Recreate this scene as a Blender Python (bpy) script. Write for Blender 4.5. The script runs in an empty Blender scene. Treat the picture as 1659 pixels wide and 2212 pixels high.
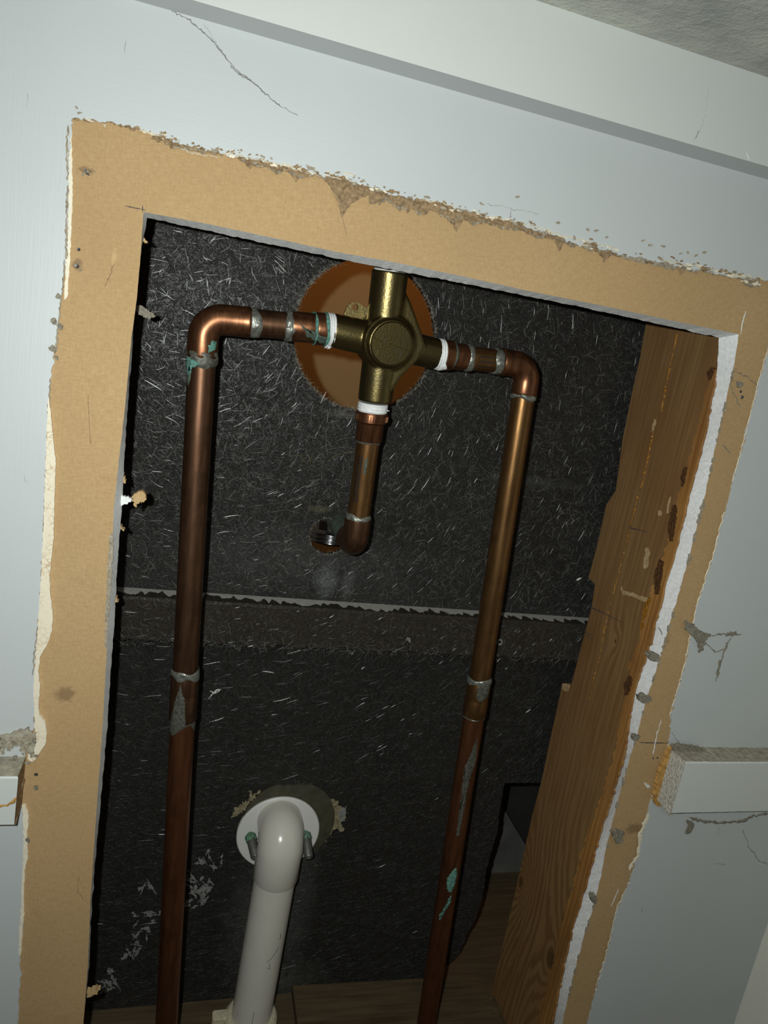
import bpy, bmesh, math, random
import numpy as np
from mathutils import Vector, Matrix
from mathutils.geometry import tessellate_polygon
PI = math.pi
sc = bpy.context.scene
C = sc.collection
random.seed(7); RNG = np.random.default_rng(11)

# ---------------------------------------------------------------- camera
F = 1500.0; CX, CY = 829.5, 1106.0; D = 0.42
_u = np.array([5300.0, 549.0, F]); _v = np.array([0.0, 6672.0, F]); _v[0] = -(_u[1]*_v[1]+F*F)/_u[0]
_X = _u/np.linalg.norm(_u); _Z = _v/np.linalg.norm(_v); _N = np.cross(_X, _Z)
RM = np.array([_X, _Z, _N])
cam_d = bpy.data.cameras.new('camera'); cam = bpy.data.objects.new('camera', cam_d); C.objects.link(cam)
cr = Vector((RM[0][0], RM[2][0], -RM[1][0])); cdn = Vector((RM[0][1], RM[2][1], -RM[1][1])); cf = Vector((RM[0][2], RM[2][2], -RM[1][2]))
m = Matrix.Identity(4)
for i in range(3):
    m[i][0] = cr[i]; m[i][1] = -cdn[i]; m[i][2] = -cf[i]
m[0][3], m[1][3], m[2][3] = 0, -D, 0
cam.matrix_world = m
cam_d.sensor_fit = 'VERTICAL'; cam_d.sensor_height = 24; cam_d.lens = F/2212*24
cam_d.clip_start = 0.01
sc.camera = cam
# ---------------------------------------------------------------- light
sc.view_settings.view_transform = 'Standard'; sc.view_settings.look = 'None'
sc.view_settings.gamma = 1; sc.view_settings.exposure = 0.0; sc.view_settings.use_curve_mapping = False
w = bpy.data.worlds.new('world'); sc.world = w; w.use_nodes = True
w.node_tree.nodes['Background'].inputs[0].default_value = (1.0, 0.86, 0.62, 1)
w.node_tree.nodes['Background'].inputs[1].default_value = 0.028
fl = bpy.data.lights.new('phone_flash', 'SPOT'); fo = bpy.data.objects.new('phone_flash', fl); C.objects.link(fo)
fl.energy = 8.0; fl.color = (0.95, 1.0, 0.965); fl.shadow_soft_size = 0.003; fl.spot_size = math.radians(168); fl.spot_blend = 1.0
_fd = (cf+cr*((820-CX)/F)+cdn*((1150-CY)/F)).normalized()
fo.matrix_world = Matrix.Translation(Vector((0, -D, 0)) + cr*(-0.024) + cdn*(-0.013)) @ _fd.to_track_quat('-Z', 'Y').to_matrix().to_4x4()

# ---------------------------------------------------------------- geometry helpers
def at(px, py, d=0.0):
    r = RM @ np.array([(px-CX)/F, (py-CY)/F, 1.0]); t = (D+d)/r[2]
    return Vector((r[0]*t, d, -r[1]*t))
def atX(px, py, X):
    r = RM @ np.array([(px-CX)/F, (py-CY)/F, 1.0]); t = X/r[0]
    return Vector((X, r[2]*t-D, -r[1]*t))
def atZ(px, py, Z):
    r = RM @ np.array([(px-CX)/F, (py-CY)/F, 1.0]); t = -Z/r[1]
    return Vector((r[0]*t, r[2]*t-D, Z))
def link(name, me, mat, parent=None, smooth=False):
    o = bpy.data.objects.new(name, me); C.objects.link(o)
    for q in (mat if isinstance(mat, (list, tuple)) else [mat]): me.materials.append(q)
    if smooth: me.polygons.foreach_set('use_smooth', [True]*len(me.polygons))
    if parent is not None: o.parent = parent; o.matrix_parent_inverse = parent.matrix_world.inverted()
    return o
def mesh(name, vs, fs, mat, parent=None, smooth=False, mi=None):
    me = bpy.data.meshes.new(name); me.from_pydata([tuple(v) for v in vs], [], [tuple(f) for f in fs])
    if mi: me.polygons.foreach_set('material_index', mi)
    bm = bmesh.new(); bm.from_mesh(me); bmesh.ops.recalc_face_normals(bm, faces=bm.faces); bm.to_mesh(me); bm.free()
    me.update()
    return link(name, me, mat, parent, smooth)
def tag(o, label=None, cat=None, group=None, kind=None):
    if label: o['label'] = label
    if cat: o['category'] = cat
    if group: o['group'] = group
    if kind: o['kind'] = kind
    return o
def empty(name, loc, label, cat, group=None):
    o = bpy.data.objects.new(name, None); C.objects.link(o); o.location = loc; o.empty_display_size = 0.02
    o.matrix_world = Matrix.Translation(loc)
    return tag(o, label, cat, group)
def resample(pts, n):
    p = np.array([tuple(q) for q in pts], float); s = np.r_[0, np.cumsum(np.linalg.norm(np.diff(p, axis=0), axis=1))]
    t = np.linspace(0, s[-1], n)
    return np.stack([np.interp(t, s, p[:, k]) for k in range(p.shape[1])], 1)
def jag(pts, step, amp, seed, amp2=0.0, closed=False):
    """rough up a polyline (any units) with two scales of noise, 2-D"""
    r = np.random.default_rng(seed)
    pts = list(pts) + ([pts[0]] if closed else [])
    L = np.sum(np.linalg.norm(np.diff(np.array(pts, float), axis=0), axis=1)); n = max(4, int(L/step))
    q = resample(pts, n)
    tg = np.gradient(q, axis=0); tg /= np.linalg.norm(tg, axis=1)[:, None]+1e-9
    nr = np.stack([-tg[:, 1], tg[:, 0]], 1)
    a = r.normal(0, amp, n)
    if amp2:
        k = max(3, n//9); c = r.normal(0, amp2, k); a = a+np.interp(np.arange(n), np.linspace(0, n-1, k), c)
    env = np.ones(n)
    if not closed: env[0] = env[-1] = 0
    q = q+nr*(a*env)[:, None]
    return [tuple(v) for v in (q[:-1] if closed else q)]
def plate(name, outer, holes, y0, y1, mat, parent=None, back_outer=None, back_holes=None, mi_side=0, mi_hole=None):
    """outline in (x,z) at depth y0 (front), extruded to y1; separate back outlines allowed"""
    loops = [outer]+list(holes); bl = [back_outer or outer]+list(back_holes or holes)
    tri = tessellate_polygon([[Vector((p[0], p[1], 0)) for p in l] for l in loops])
    vs = []; fs = []; mi = []
    for l in loops: vs += [(p[0], y0, p[1]) for p in l]
    n = len(vs)
    for l in bl: vs += [(p[0], y1, p[1]) for p in l]
    for t in tri: fs.append(t); mi.append(0)
    for t in tri: fs.append(tuple(i+n for i in reversed(t))); mi.append(0)
    b = 0
    for li, l in enumerate(loops):
        for i in range(len(l)):
            j = (i+1) % len(l); fs.append((b+i, b+j, n+b+j, n+b+i)); mi.append(mi_side if (li == 0 or mi_hole is None) else mi_hole)
        b += len(l)
    return mesh(name, vs, fs, mat, parent, mi=mi)
def pxz(pts, d):  # image points on plane d -> (x,z)
    return [(at(p[0], p[1], d).x, at(p[0], p[1], d).z) for p in pts]
def box(name, lo, hi, mat, parent=None, bev=0.0):
    bm = bmesh.new(); bmesh.ops.create_cube(bm, size=1)
    for v in bm.verts: v.co = Vector([lo[k]+(v.co[k]+0.5)*(hi[k]-lo[k]) for k in range(3)])
    if bev: bmesh.ops.bevel(bm, geom=list(bm.edges), offset=bev, segments=2, affect='EDGES')
    me = bpy.data.meshes.new(name); bm.to_mesh(me); bm.free()
    return link(name, me, mat, parent)
def frame(d):
    d = d.normalized(); a = Vector((0, -1, 0)) if abs(d.y) < 0.9 else Vector((0, 0, 1))
    u = (a-d*a.dot(d)).normalized(); return u, d.cross(u)     # u faces the viewer side (-y)
def tube(name, path, rad, mat, parent=None, seg=40, cap=True, wob=None):
    path = [Vector(p) for p in path]; n = len(path)
    rad = rad if isinstance(rad, (list, tuple)) else [rad]*n
    vs = []; fs = []
    tan = []
    for i in range(n):
        a = path[max(i-1, 0)]; b = path[min(i+1, n-1)]; tan.append((b-a).normalized())
    u, _ = frame(tan[0])
    for i in range(n):
        u = (u-tan[i]*u.dot(tan[i])).normalized(); v = tan[i].cross(u)
        for k in range(seg):
            a = 2*PI*k/seg; vs.append(path[i]+(u*math.cos(a)+v*math.sin(a))*rad[i])
    for i in range(n-1):
        for k in range(seg):
            j = (k+1) % seg; fs.append((i*seg+k, i*seg+j, (i+1)*seg+j, (i+1)*seg+k))
    if cap: fs.append(tuple(range(seg))); fs.append(tuple((n-1)*seg+k for k in range(seg)))
    o = mesh(name, vs, fs, mat, parent, smooth=True)
    return shade(o)
def shade(o, ang=40):
    md = o.modifiers.new('edge', 'EDGE_SPLIT'); md.split_angle = math.radians(ang); return o
def lathe(name, a, b, prof, mat, parent=None, seg=48, wob=0.0, seed=0):
    """prof: (s, r) with s in metres measured from a along a->b"""
    a = Vector(a); b = Vector(b); d = (b-a).normalized(); u, v = frame(d); vs = []; fs = []
    r_ = random.Random(seed)
    for i, (s, r) in enumerate(prof):
        for k in range(seg):
            t = 2*PI*k/seg; rr = r+(r_.uniform(-wob, wob) if wob and 0 < i < len(prof)-1 else 0)
            vs.append(a+d*s+(u*math.cos(t)+v*math.sin(t))*rr)
    for i in range(len(prof)-1):
        for k in range(seg):
            j = (k+1) % seg; fs.append((i*seg+k, i*seg+j, (i+1)*seg+j, (i+1)*seg+k))
    fs.append(tuple(range(seg))); fs.append(tuple((len(prof)-1)*seg+k for k in range(seg)))
    return shade(mesh(name, vs, fs, mat, parent, smooth=True))
def sleeve(name, a, b, r, mat, parent=None, w0=0.001, w1=0.001, s0=0.0, s1=None, thick=0.0004, seed=0, seg=56, freq=5, ring=False):
    """solder / tape collar around the axis a->b between s0 and s1 with wavy ends"""
    a = Vector(a); b = Vector(b); L = (b-a).length; s1 = L if s1 is None else s1; d = (b-a).normalized(); u, v = frame(d)
    rr = random.Random(seed); ph = [rr.uniform(0, 6.28) for _ in range(8)]
    def wave(t, k): return 1.5*sum(math.sin(t*(q+1)+ph[(q+k*3) % 8])/(1+0.35*q) for q in range(freq))/2.0
    vs = []; fs = []; rows = 7
    for i in range(rows):
        q = i/(rows-1)
        for k in range(seg):
            t = 2*PI*k/seg; sa = s0+wave(t, 0)*w0; sb = s1+wave(t, 1)*w1; s = sa+(sb-sa)*q
            h = thick*math.sin(PI*min(max(q, 0.0), 1))**0.5*(1+0.35*math.sin(7*t+ph[0]+q*5)) if 0 < i < rows-1 else -0.0002
            vs.append(a+d*s+(u*math.cos(t)+v*math.sin(t))*(r+h))
    for i in range(rows-1):
        for k in range(seg):
            j = (k+1) % seg; fs.append((i*seg+k, i*seg+j, (i+1)*seg+j, (i+1)*seg+k))
    return mesh(name, vs, fs, mat, parent, smooth=True)
def patch(name, a, b, r, pts, mat, parent=None, h=0.00025, seed=0, amp=0.0006):
    """a stain on a pipe; pts = (s metres, angle) loop, angle 0 faces the viewer, + to the right"""
    a = Vector(a); b = Vector(b); d = (b-a).normalized(); u, v = frame(d)
    rgt = v if v.x > 0 or abs(v.x) < 1e-6 else -v
    if abs(d.x) > 0.7: rgt = v if v.z < 0 else -v
    q = jag([(p[0], p[1]*r) for p in pts], 0.0012, amp, seed, closed=True)
    cx = sum(p[0] for p in q)/len(q); cy = sum(p[1] for p in q)/len(q)
    rings = [1.0, 0.9, 0.5]; vs = []; fs = []; n = len(q)
    for ri, s in enumerate(rings):
        for p in q:
            ss = cx+(p[0]-cx)*s; th = (cy+(p[1]-cy)*s)/r
            vs.append(a+d*ss+(u*math.cos(th)+rgt*math.sin(th))*(r+(h if ri else 0.00002)))
    vs.append(a+d*cx+(u*math.cos(cy/r)+rgt*math.sin(cy/r))*(r+h))
    for ri in range(2):
        for i in range(n): j = (i+1) % n; fs.append((ri*n+i, ri*n+j, (ri+1)*n+j, (ri+1)*n+i))
    for i in range(n): fs.append((2*n+i, 2*n+(i+1) % n, 3*n))
    return mesh(name, vs, fs, mat, parent, smooth=True)
def ribbon(name, pts, d, wpx, mat, parent=None, h=0.0002, seed=0, amp=0.6):
    """thin raised scratch/crack on plane depth d, pts in image px, width in px"""
    q = jag(pts, 5, amp, seed); r = random.Random(seed); n = len(q); vs = []; fs = []
    for i, p in enumerate(q):
        a = q[max(i-1, 0)]; b = q[min(i+1, n-1)]; tx, ty = b[0]-a[0], b[1]-a[1]; l = math.hypot(tx, ty)+1e-6
        ww = wpx*r.uniform(0.35, 1.2)*(0.3 if i in (0, n-1) else 1)/2
        for sgn in (-1, 1):
            P = at(p[0]-ty/l*ww*sgn, p[1]+tx/l*ww*sgn, d); vs.append((P.x, d, P.z))
        P = at(p[0], p[1], d); vs.append((P.x, d-h, P.z))
    for i in range(n-1):
        k = 3*i; fs += [(k, k+2, k+5, k+3), (k+2, k+1, k+4, k+5)]
    return mesh(name, vs, fs, mat, parent)
def blob(name, pts, d, mat, parent=None, h=0.0006, seed=0, step=5, amp=2.0, amp2=0.0, dome=True):
    """raised irregular patch on plane d; pts = image px loop"""
    q = jag(pts, step, amp, seed, amp2, closed=True); h *= 1+((seed*0.618034) % 1)*0.35
    xz = pxz(q, d)
    return plate(name, xz, [], d-h, d+0.00005, mat, parent)

# ---------------------------------------------------------------- materials
class NT:
    def __init__(s, name):
        s.m = bpy.data.materials.new(name); s.m.use_nodes = True; s.t = s.m.node_tree; s.b = s.t.nodes['Principled BSDF']
        s.tc = s.t.nodes.new('ShaderNodeTexCoord'); s.geo = s.t.nodes.new('ShaderNodeNewGeometry')
        s.P = s.geo.outputs['Position']
    def n(s, ty, **kw):
        q = s.t.nodes.new(ty)
        for k, v in kw.items(): setattr(q, k, v)
        return q
    def l(s, a, b): s.t.links.new(a, b)
    def math(s, op, a, b=None, c=None, clamp=False):
        q = s.n('ShaderNodeMath', operation=op); q.use_clamp = clamp
        for i, v in enumerate((a, b, c)):
            if v is None: continue
            if isinstance(v, (int, float)): q.inputs[i].default_value = v
            else: s.l(v, q.inputs[i])
        return q.outputs[0]
    def scale(s, v3, src=None, rot=(0, 0, 0)):
        q = s.n('ShaderNodeMapping'); q.inputs['Scale'].default_value = v3; src = src or s.P
        if any(rot):
            m_ = s.n('ShaderNodeMapping'); m_.inputs['Rotation'].default_value = rot; s.l(src, m_.inputs[0]); src = m_.outputs[0]
        s.l(src, q.inputs[0]); return q.outputs[0]
    def noise(s, sc_, det=4, rough=0.55, vec=None, dist=0.0):
        q = s.n('ShaderNodeTexNoise'); q.inputs['Scale'].default_value = sc_; q.inputs['Detail'].default_value = det
        q.inputs['Roughness'].default_value = rough; q.inputs['Distortion'].default_value = dist; s.l(vec or s.P, q.inputs['Vector']); return q.outputs['Fac']
    def ramp(s, f, stops, interp='LINEAR'):
        q = s.n('ShaderNodeValToRGB'); q.color_ramp.interpolation = interp; e = q.color_ramp.elements
        while len(e) < len(stops): e.new(0.5)
        for el, (p, c) in zip(e, stops): el.position = p; el.color = (c, c, c, 1) if isinstance(c, (int, float)) else (*c, 1)
        s.l(f, q.inputs[0]); return q.outputs[0]
    def mix(s, f, a, b, mode='MIX'):
        q = s.n('ShaderNodeMix', data_type='RGBA', blend_type=mode)
        if isinstance(f, (int, float)): q.inputs[0].default_value = f
        else: s.l(f, q.inputs[0])
        for i, v in ((6, a), (7, b)):
            if isinstance(v, tuple): q.inputs[i].default_value = (*v, 1)
            else: s.l(v, q.inputs[i])
        return q.outputs[2]
    def bump(s, h, st=0.3, dist=0.001):
        q = s.n('ShaderNodeBump'); q.inputs['Strength'].default_value = st; q.inputs['Distance'].default_value = dist; s.l(h, q.inputs['Height']); s.l(q.outputs[0], s.b.inputs['Normal'])
    def col(s, c):
        if isinstance(c, tuple): s.b.inputs['Base Color'].default_value = (*c, 1)
        else: s.l(c, s.b.inputs['Base Color'])
    def set(s, rough=None, metal=None, spec=None, coat=None):
        for k, v in (('Roughness', rough), ('Metallic', metal), ('Specular IOR Level', spec), ('Coat Weight', coat)):
            if v is None: continue
            if isinstance(v, (int, float)): s.b.inputs[k].default_value = v
            else: s.l(v, s.b.inputs[k])
        return s.m
    def ell(s, c, rx, rz, edge=0.35, nsc=90, namp=0.8, yz=False):
        """mask of an irregular stain around the world point c, stretched rx by rz"""
        sub = s.n('ShaderNodeVectorMath', operation='SUBTRACT'); s.l(s.P, sub.inputs[0]); sub.inputs[1].default_value = tuple(c)
        mu = s.n('ShaderNodeVectorMath', operation='MULTIPLY'); s.l(sub.outputs[0], mu.inputs[0]); mu.inputs[1].default_value = (0.0, 1/rx, 1/rz) if yz else (1/rx, 0.0, 1/rz)
        ln = s.n('ShaderNodeVectorMath', operation='LENGTH'); s.l(mu.outputs[0], ln.inputs[0])
        nz = s.noise(nsc, 4, 0.65)
        v = s.math('SUBTRACT', 1.0, ln.outputs['Value']); v = s.math('ADD', v, s.math('MULTIPLY', s.math('SUBTRACT', nz, 0.5), namp*2))
        q = s.n('ShaderNodeMapRange'); q.inputs[1].default_value = 0.0; q.inputs[2].default_value = edge; s.l(v, q.inputs[0]); return q.outputs[0]

def simple(name, col, rough=0.6, metal=0.0, var=0.15, nsc=120, bump=0.1, spec=0.5, bd=0.0005, coat=None):
    t = NT(name); c2 = tuple(min(1, x*(1+var)) for x in col); c1 = tuple(x*(1-var) for x in col)
    nz = t.noise(nsc, 4); t.col(t.mix(t.ramp(nz, [(0.3, 0.0), (0.7, 1.0)]), c1, c2)); t.bump(nz, bump, bd)
    return t.set(rough, metal, spec, coat)

def mat_paint(name, col, stroke=(40, 200, 1400), bump=0.25):
    t = NT(name); nz = t.noise(1.0, 5, 0.6, t.scale(stroke)); n2 = t.noise(6, 3)
    c = t.mix(t.ramp(n2, [(0.3, 0.0), (0.7, 1.0)]), tuple(x*0.97 for x in col), tuple(min(1, x*1.02) for x in col))
    t.col(c); t.bump(nz, bump, 0.0003); return t.set(0.42, 0, 0.4)
PAINT_H = mat_paint('wall_paint', (0.53, 0.56, 0.565), (25, 200, 900))
PAINT_V = mat_paint('wall_paint_brushed_down', (0.53, 0.56, 0.565), (700, 200, 30))
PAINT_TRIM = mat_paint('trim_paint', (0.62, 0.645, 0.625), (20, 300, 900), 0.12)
PAINT_UNDER_SHADE = mat_paint('trim_paint_shaded', (0.50, 0.52, 0.53), (15, 1200, 300), 0.15)  # trim paint repeated darker, so the underside's shade sits in the colour
WARM_WALL = mat_paint('right_wall_paint', (0.80, 0.79, 0.70), (300, 60, 60))

def mat_kraft():
    t = NT('kraft_paper'); f1 = t.noise(1.0, 4, 0.7, t.scale((900, 300, 260))); f2 = t.noise(1.0, 4, 0.7, t.scale((220, 300, 900))); big = t.noise(9, 3); bb = t.noise(34, 4, 0.6)
    c = t.mix(t.ramp(big, [(0.3, 0.0), (0.7, 1.0)]), (0.445, 0.30, 0.15), (0.515, 0.352, 0.18))
    c = t.mix(t.ramp(t.math('MULTIPLY', f1, f2), [(0.1, 0.55), (0.36, 0.0)]), c, (0.32, 0.19, 0.08))
    c = t.mix(t.math('MULTIPLY', t.ramp(bb, [(0.62, 0.0), (0.75, 1.0)]), 0.35), c, (0.33, 0.19, 0.07))
    sp = t.noise(700, 2, 0.5); c = t.mix(t.ramp(sp, [(0.735, 0.0), (0.76, 1.0)]), c, (0.2, 0.1, 0.04))
    for (px, py, rx, rz) in ((187, 368, .005, .002), (168, 572, .003, .004), (515, 1, .001, .001), (140, 1500, .007, .006), (1370, 1790, .01, .006), (1425, 1380, .01, .008)):
        P = at(px, py, 0); c = t.mix(t.math('MULTIPLY', t.ell(P, rx, rz, 0.5, 300, 0.8), 0.6), c, (0.17, 0.10, 0.05))
    t.col(c); t.bump(t.math('ADD', f1, f2), 0.15, 0.0002); return t.set(0.8, 0, 0.25)
KRAFT = mat_kraft()
GYPSUM = simple('gypsum_core', (0.76, 0.76, 0.76), 0.95, 0, 0.12, 500, 0.35, 0.1, 0.0006)
TORN = simple('torn_paper_brown', (0.27, 0.185, 0.105), 0.95, 0, 0.45, 500, 0.8, 0.1, 0.0006)
TORN_GREY = simple('torn_paper_grey', (0.34, 0.29, 0.22), 0.95, 0, 0.35, 500, 0.8, 0.1, 0.0006)
PAPER_LIGHT = simple('peeled_kraft', (0.50, 0.34, 0.17), 0.9, 0, 0.12, 300, 0.3, 0.2)
DUST = simple('grey_dust', (0.25, 0.225, 0.18), 0.98, 0, 0.35, 600, 0.9, 0.05, 0.001)
CREAM = simple('cream_filler', (0.80, 0.72, 0.56), 0.6, 0, 0.05, 200, 0.5, 0.4, 0.0008)
def mat_crackle():
    t = NT('crackled_filler'); q = t.n('ShaderNodeTexVoronoi', feature='DISTANCE_TO_EDGE'); q.inputs['Scale'].default_value = 330
    nz = t.noise(300, 3); ad = t.n('ShaderNodeVectorMath', operation='ADD'); t.l(t.P, ad.inputs[0])
    cm = t.n('ShaderNodeCombineXYZ'); t.l(t.math('MULTIPLY', nz, 0.004), cm.inputs[0]); t.l(cm.outputs[0], ad.inputs[1]); t.l(ad.outputs[0], q.inputs['Vector'])
    f = t.ramp(q.outputs['Distance'], [(0.0, 1.0), (0.09, 0.0)])
    t.col(t.mix(t.math('MULTIPLY', f, t.ramp(t.noise(70, 2), [(0.45, 0.0), (0.6, 0.8)])), (0.80, 0.72, 0.56), (0.50, 0.33, 0.18))); t.bump(q.outputs['Distance'], 0.3, 0.0006)
    return t.set(0.6, 0, 0.4)
CRACKLE = mat_crackle()
INK = simple('dark_pencil_line', (0.06, 0.055, 0.06), 0.8, 0, 0.3, 200, 0.1)
CRACK = simple('paint_crack', (0.22, 0.21, 0.21), 0.9, 0, 0.3, 400, 0.2)
CRACK_SOFT = simple('faint_paint_crease', (0.42, 0.44, 0.43), 0.7, 0, 0.2, 400, 0.2)

def mat_ceiling():
    t = NT('textured_ceiling'); nz = t.noise(160, 6, 0.7); n2 = t.noise(14, 3, 0.6)
    t.col(t.mix(t.ramp(n2, [(0.35, 0.0), (0.7, 1.0)]), (0.42, 0.43, 0.42), (0.70, 0.70, 0.62))); t.bump(nz, 1.0, 0.004); return t.set(0.8, 0, 0.3)
CEIL = mat_ceiling()

def mat_frp(name, base, dustc, marks=(), ns=1.0):
    t = NT(name); f = None
    for i, r in enumerate(((0.3, 0), (1.0, 1), (1.75, 2), (2.5, 3))):
        q = t.noise(1.0, 2, 0.5, t.scale((620*ns, 1, 60*ns), rot=(0, r[0], 0.0)), 0.6); k = t.ramp(q, [(0.47, 0.0), (0.5, 1.0), (0.53, 0.0)])
        f = k if f is None else t.math('MAXIMUM', f, k)
    big = t.noise(18, 4, 0.6)
    c = t.mix(t.math('MULTIPLY', f, 0.22), base, dustc)
    c = t.mix(t.math('MULTIPLY', t.ramp(big, [(0.45, 0.0), (0.75, 1.0)]), 0.25), c, tuple(x*0.5 for x in dustc))
    for (P, rx, rz, col, k, e, nsc, na) in marks: c = t.mix(t.math('MULTIPLY', t.ell(P, rx, rz, e, nsc, na), k), c, col)
    t.col(c); t.bump(t.math('ADD', f, t.noise(500, 3)), 0.7, 0.0008)
    return t.set(0.42, 0, 0.45)
def mat_fibre(name, c0, c1, rough=0.3):
    t = NT(name); q = t.n('ShaderNodeAttribute'); q.attribute_name = 'shade'
    t.col(t.mix(q.outputs['Fac'], c0, c1)); return t.set(rough, 0, 0.45)

def mat_copper(name, base, tarn, rough=0.36, green=0.0):
    t = NT(name); a = t.noise(1.0, 4, 0.6, t.scale((260, 260, 28))); b = t.noise(60, 4, 0.6); fine = t.noise(1.0, 3, 0.6, t.scale((1500, 1500, 90)))
    c = t.mix(t.ramp(a, [(0.35, 0.0), (0.65, 1.0)]), base, tarn); c = t.mix(t.math('MULTIPLY', t.ramp(b, [(0.5, 0.0), (0.68, 1.0)]), 0.45), c, tuple(x*0.45 for x in tarn))
    if green: c = t.mix(t.math('MULTIPLY', t.ramp(t.noise(170, 5, 0.7), [(0.62, 0.0), (0.68, 1.0)]), green), c, (0.16, 0.30, 0.25))
    t.col(c); t.bump(fine, 0.12, 0.0002)
    return t.set(t.math('ADD', rough-0.08, t.math('MULTIPLY', b, 0.2)), 0.88, 0.4)
COPPER = mat_copper('copper_tarnished', (0.17, 0.088, 0.052), (0.105, 0.052, 0.028), 0.38)
COPPER_BRIGHT = mat_copper('copper_fitting', (0.27, 0.118, 0.058), (0.13, 0.056, 0.028), 0.34, 0.18)
COPPER_GOLD = mat_copper('copper_golden', (0.25, 0.135, 0.052), (0.16, 0.080, 0.030), 0.35)
COPPER_RED = mat_copper('copper_red', (0.23, 0.090, 0.042), (0.14, 0.058, 0.028), 0.45)
SOLDER = simple('dull_solder', (0.20, 0.205, 0.18), 0.34, 0.5, 0.45, 420, 0.9, 0.5, 0.0006)
GREYFLUX = simple('grey_flux_stain', (0.09, 0.09, 0.072), 0.5, 0.2, 0.5, 450, 0.6, 0.4, 0.0005)
VERDI = simple('verdigris', (0.10, 0.23, 0.19), 0.75, 0.0, 0.6, 420, 0.8, 0.3, 0.0006)
VERDI_D = simple('dark_verdigris', (0.07, 0.095, 0.075), 0.7, 0.1, 0.4, 300, 0.5, 0.3, 0.0005)
BLACKINK = simple('black_print', (0.008, 0.008, 0.01), 0.5, 0, 0.1, 100, 0.0)
TAPE = simple('thread_tape_white', (0.78, 0.78, 0.78), 0.55, 0, 0.06, 500, 0.6, 0.4, 0.0004)
def mat_brass():
    t = NT('cast_brass'); a = t.noise(700, 4, 0.6); b = t.noise(45, 4, 0.6)
    c = t.mix(t.ramp(b, [(0.35, 0.0), (0.65, 1.0)]), (0.21, 0.16, 0.062), (0.13, 0.105, 0.048))
    t.col(c); t.bump(a, 0.5, 0.0003); return t.set(t.math('ADD', 0.22, t.math('MULTIPLY', b, 0.22)), 0.96, 0.6)
BRASS = mat_brass()
CHROME = simple('chrome', (0.70, 0.70, 0.73), 0.13, 1.0, 0.02, 50, 0.0)
PVC = simple('white_pvc', (0.60, 0.57, 0.51), 0.22, 0, 0.04, 30, 0.02, 0.5)
PVC_FL = simple('white_flange', (0.66, 0.65, 0.62), 0.35, 0, 0.04, 30, 0.05, 0.5)
PVC_OLD = simple('yellowed_plastic', (0.55, 0.50, 0.36), 0.5, 0, 0.2, 250, 0.3)
OLIVE = simple('olive_recess', (0.050, 0.045, 0.026), 0.7, 0, 0.3, 150, 0.4)
RESIN = simple('smeared_resin', (0.24, 0.20, 0.12), 0.6, 0, 0.4, 200, 0.5)
PALE = simple('pale_resin_scuff', (0.20, 0.20, 0.19), 0.6, 0, 0.3, 300, 0.4)
SCREWM = simple('grey_screw', (0.16, 0.16, 0.15), 0.45, 0.6, 0.2, 200, 0.2)
SCREW_HOLLOW = simple('galvanised_screw', (0.35, 0.35, 0.34), 0.4, 0.8, 0.2, 200, 0.2)
GREENB = simple('green_corrosion', (0.10, 0.22, 0.13), 0.85, 0, 0.4, 500, 0.8)
WHITE_EDGE = simple('pale_board_edge', (0.42, 0.41, 0.38), 0.8, 0, 0.12, 260, 0.4)
ORANGE_WALL = simple('tan_bath_wall', (0.62, 0.44, 0.20), 0.8, 0, 0.02, 3, 0.02)
FLOORW = NT('plank_floor'); _g = FLOORW.noise(1.0, 4, 0.6, FLOORW.scale((18, 260, 1)))
FLOORW.col(FLOORW.mix(FLOORW.ramp(_g, [(0.3, 0.0), (0.7, 1.0)]), (0.060, 0.042, 0.022), (0.115, 0.082, 0.044))); FLOORW = FLOORW.set(0.7, 0, 0.3)
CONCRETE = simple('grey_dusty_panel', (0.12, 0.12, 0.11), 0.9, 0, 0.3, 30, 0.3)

def mat_wood(name, c0, c1, c2, knots=()):
    t = NT(name); sx = t.n('ShaderNodeSeparateXYZ'); t.l(t.P, sx.inputs[0])
    w_ = t.noise(1.0, 3, 0.5, t.scale((30, 30, 5))); y = t.math('ADD', sx.outputs[1], t.math('MULTIPLY', w_, 0.035))
    y = t.math('ADD', y, sx.outputs[0])
    kk_ = []
    for (P, r, a) in knots:
        sub = t.n('ShaderNodeVectorMath', operation='SUBTRACT'); t.l(t.P, sub.inputs[0]); sub.inputs[1].default_value = tuple(P)
        mu = t.n('ShaderNodeVectorMath', operation='MULTIPLY'); t.l(sub.outputs[0], mu.inputs[0]); mu.inputs[1].default_value = (0, 1/r, 0.5/r)
        ln = t.n('ShaderNodeVectorMath', operation='LENGTH'); t.l(mu.outputs[0], ln.inputs[0]); e = t.math('EXPONENT', t.math('MULTIPLY', ln.outputs['Value'], -1.0))
        y = t.math('ADD', y, t.math('MULTIPLY', e, a)); kk_.append(e)
    s = t.math('SINE', t.math('MULTIPLY', y, 900.0)); ke = None; g = t.noise(1.0, 5, 0.65, t.scale((300, 420, 12)))
    am = 0.05
    for e in kk_: am = t.math('ADD', am, t.math('MULTIPLY', e, 0.55))
    v = t.math('ADD', t.math('MULTIPLY', s, am), g)
    c = t.mix(t.ramp(v, [(0.34, 0.0), (0.66, 1.0)]), c0, c1); b = t.noise(1.0, 4, 0.6, t.scale((24, 24, 9)))
    c = t.mix(t.math('MULTIPLY', t.ramp(b, [(0.45, 0.0), (0.75, 1.0)]), 0.65), c, c2)
    for (P, r, a) in knots[:3]:
        c = t.mix(t.math('MULTIPLY', t.ell(P, r*0.3, r*0.45, 0.6, 160, 0.3, True), 0.8), c, tuple(x*0.35 for x in c0))
    t.col(c); t.bump(g, 0.35, 0.0006); return t.set(0.42, 0, 0.5)
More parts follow.
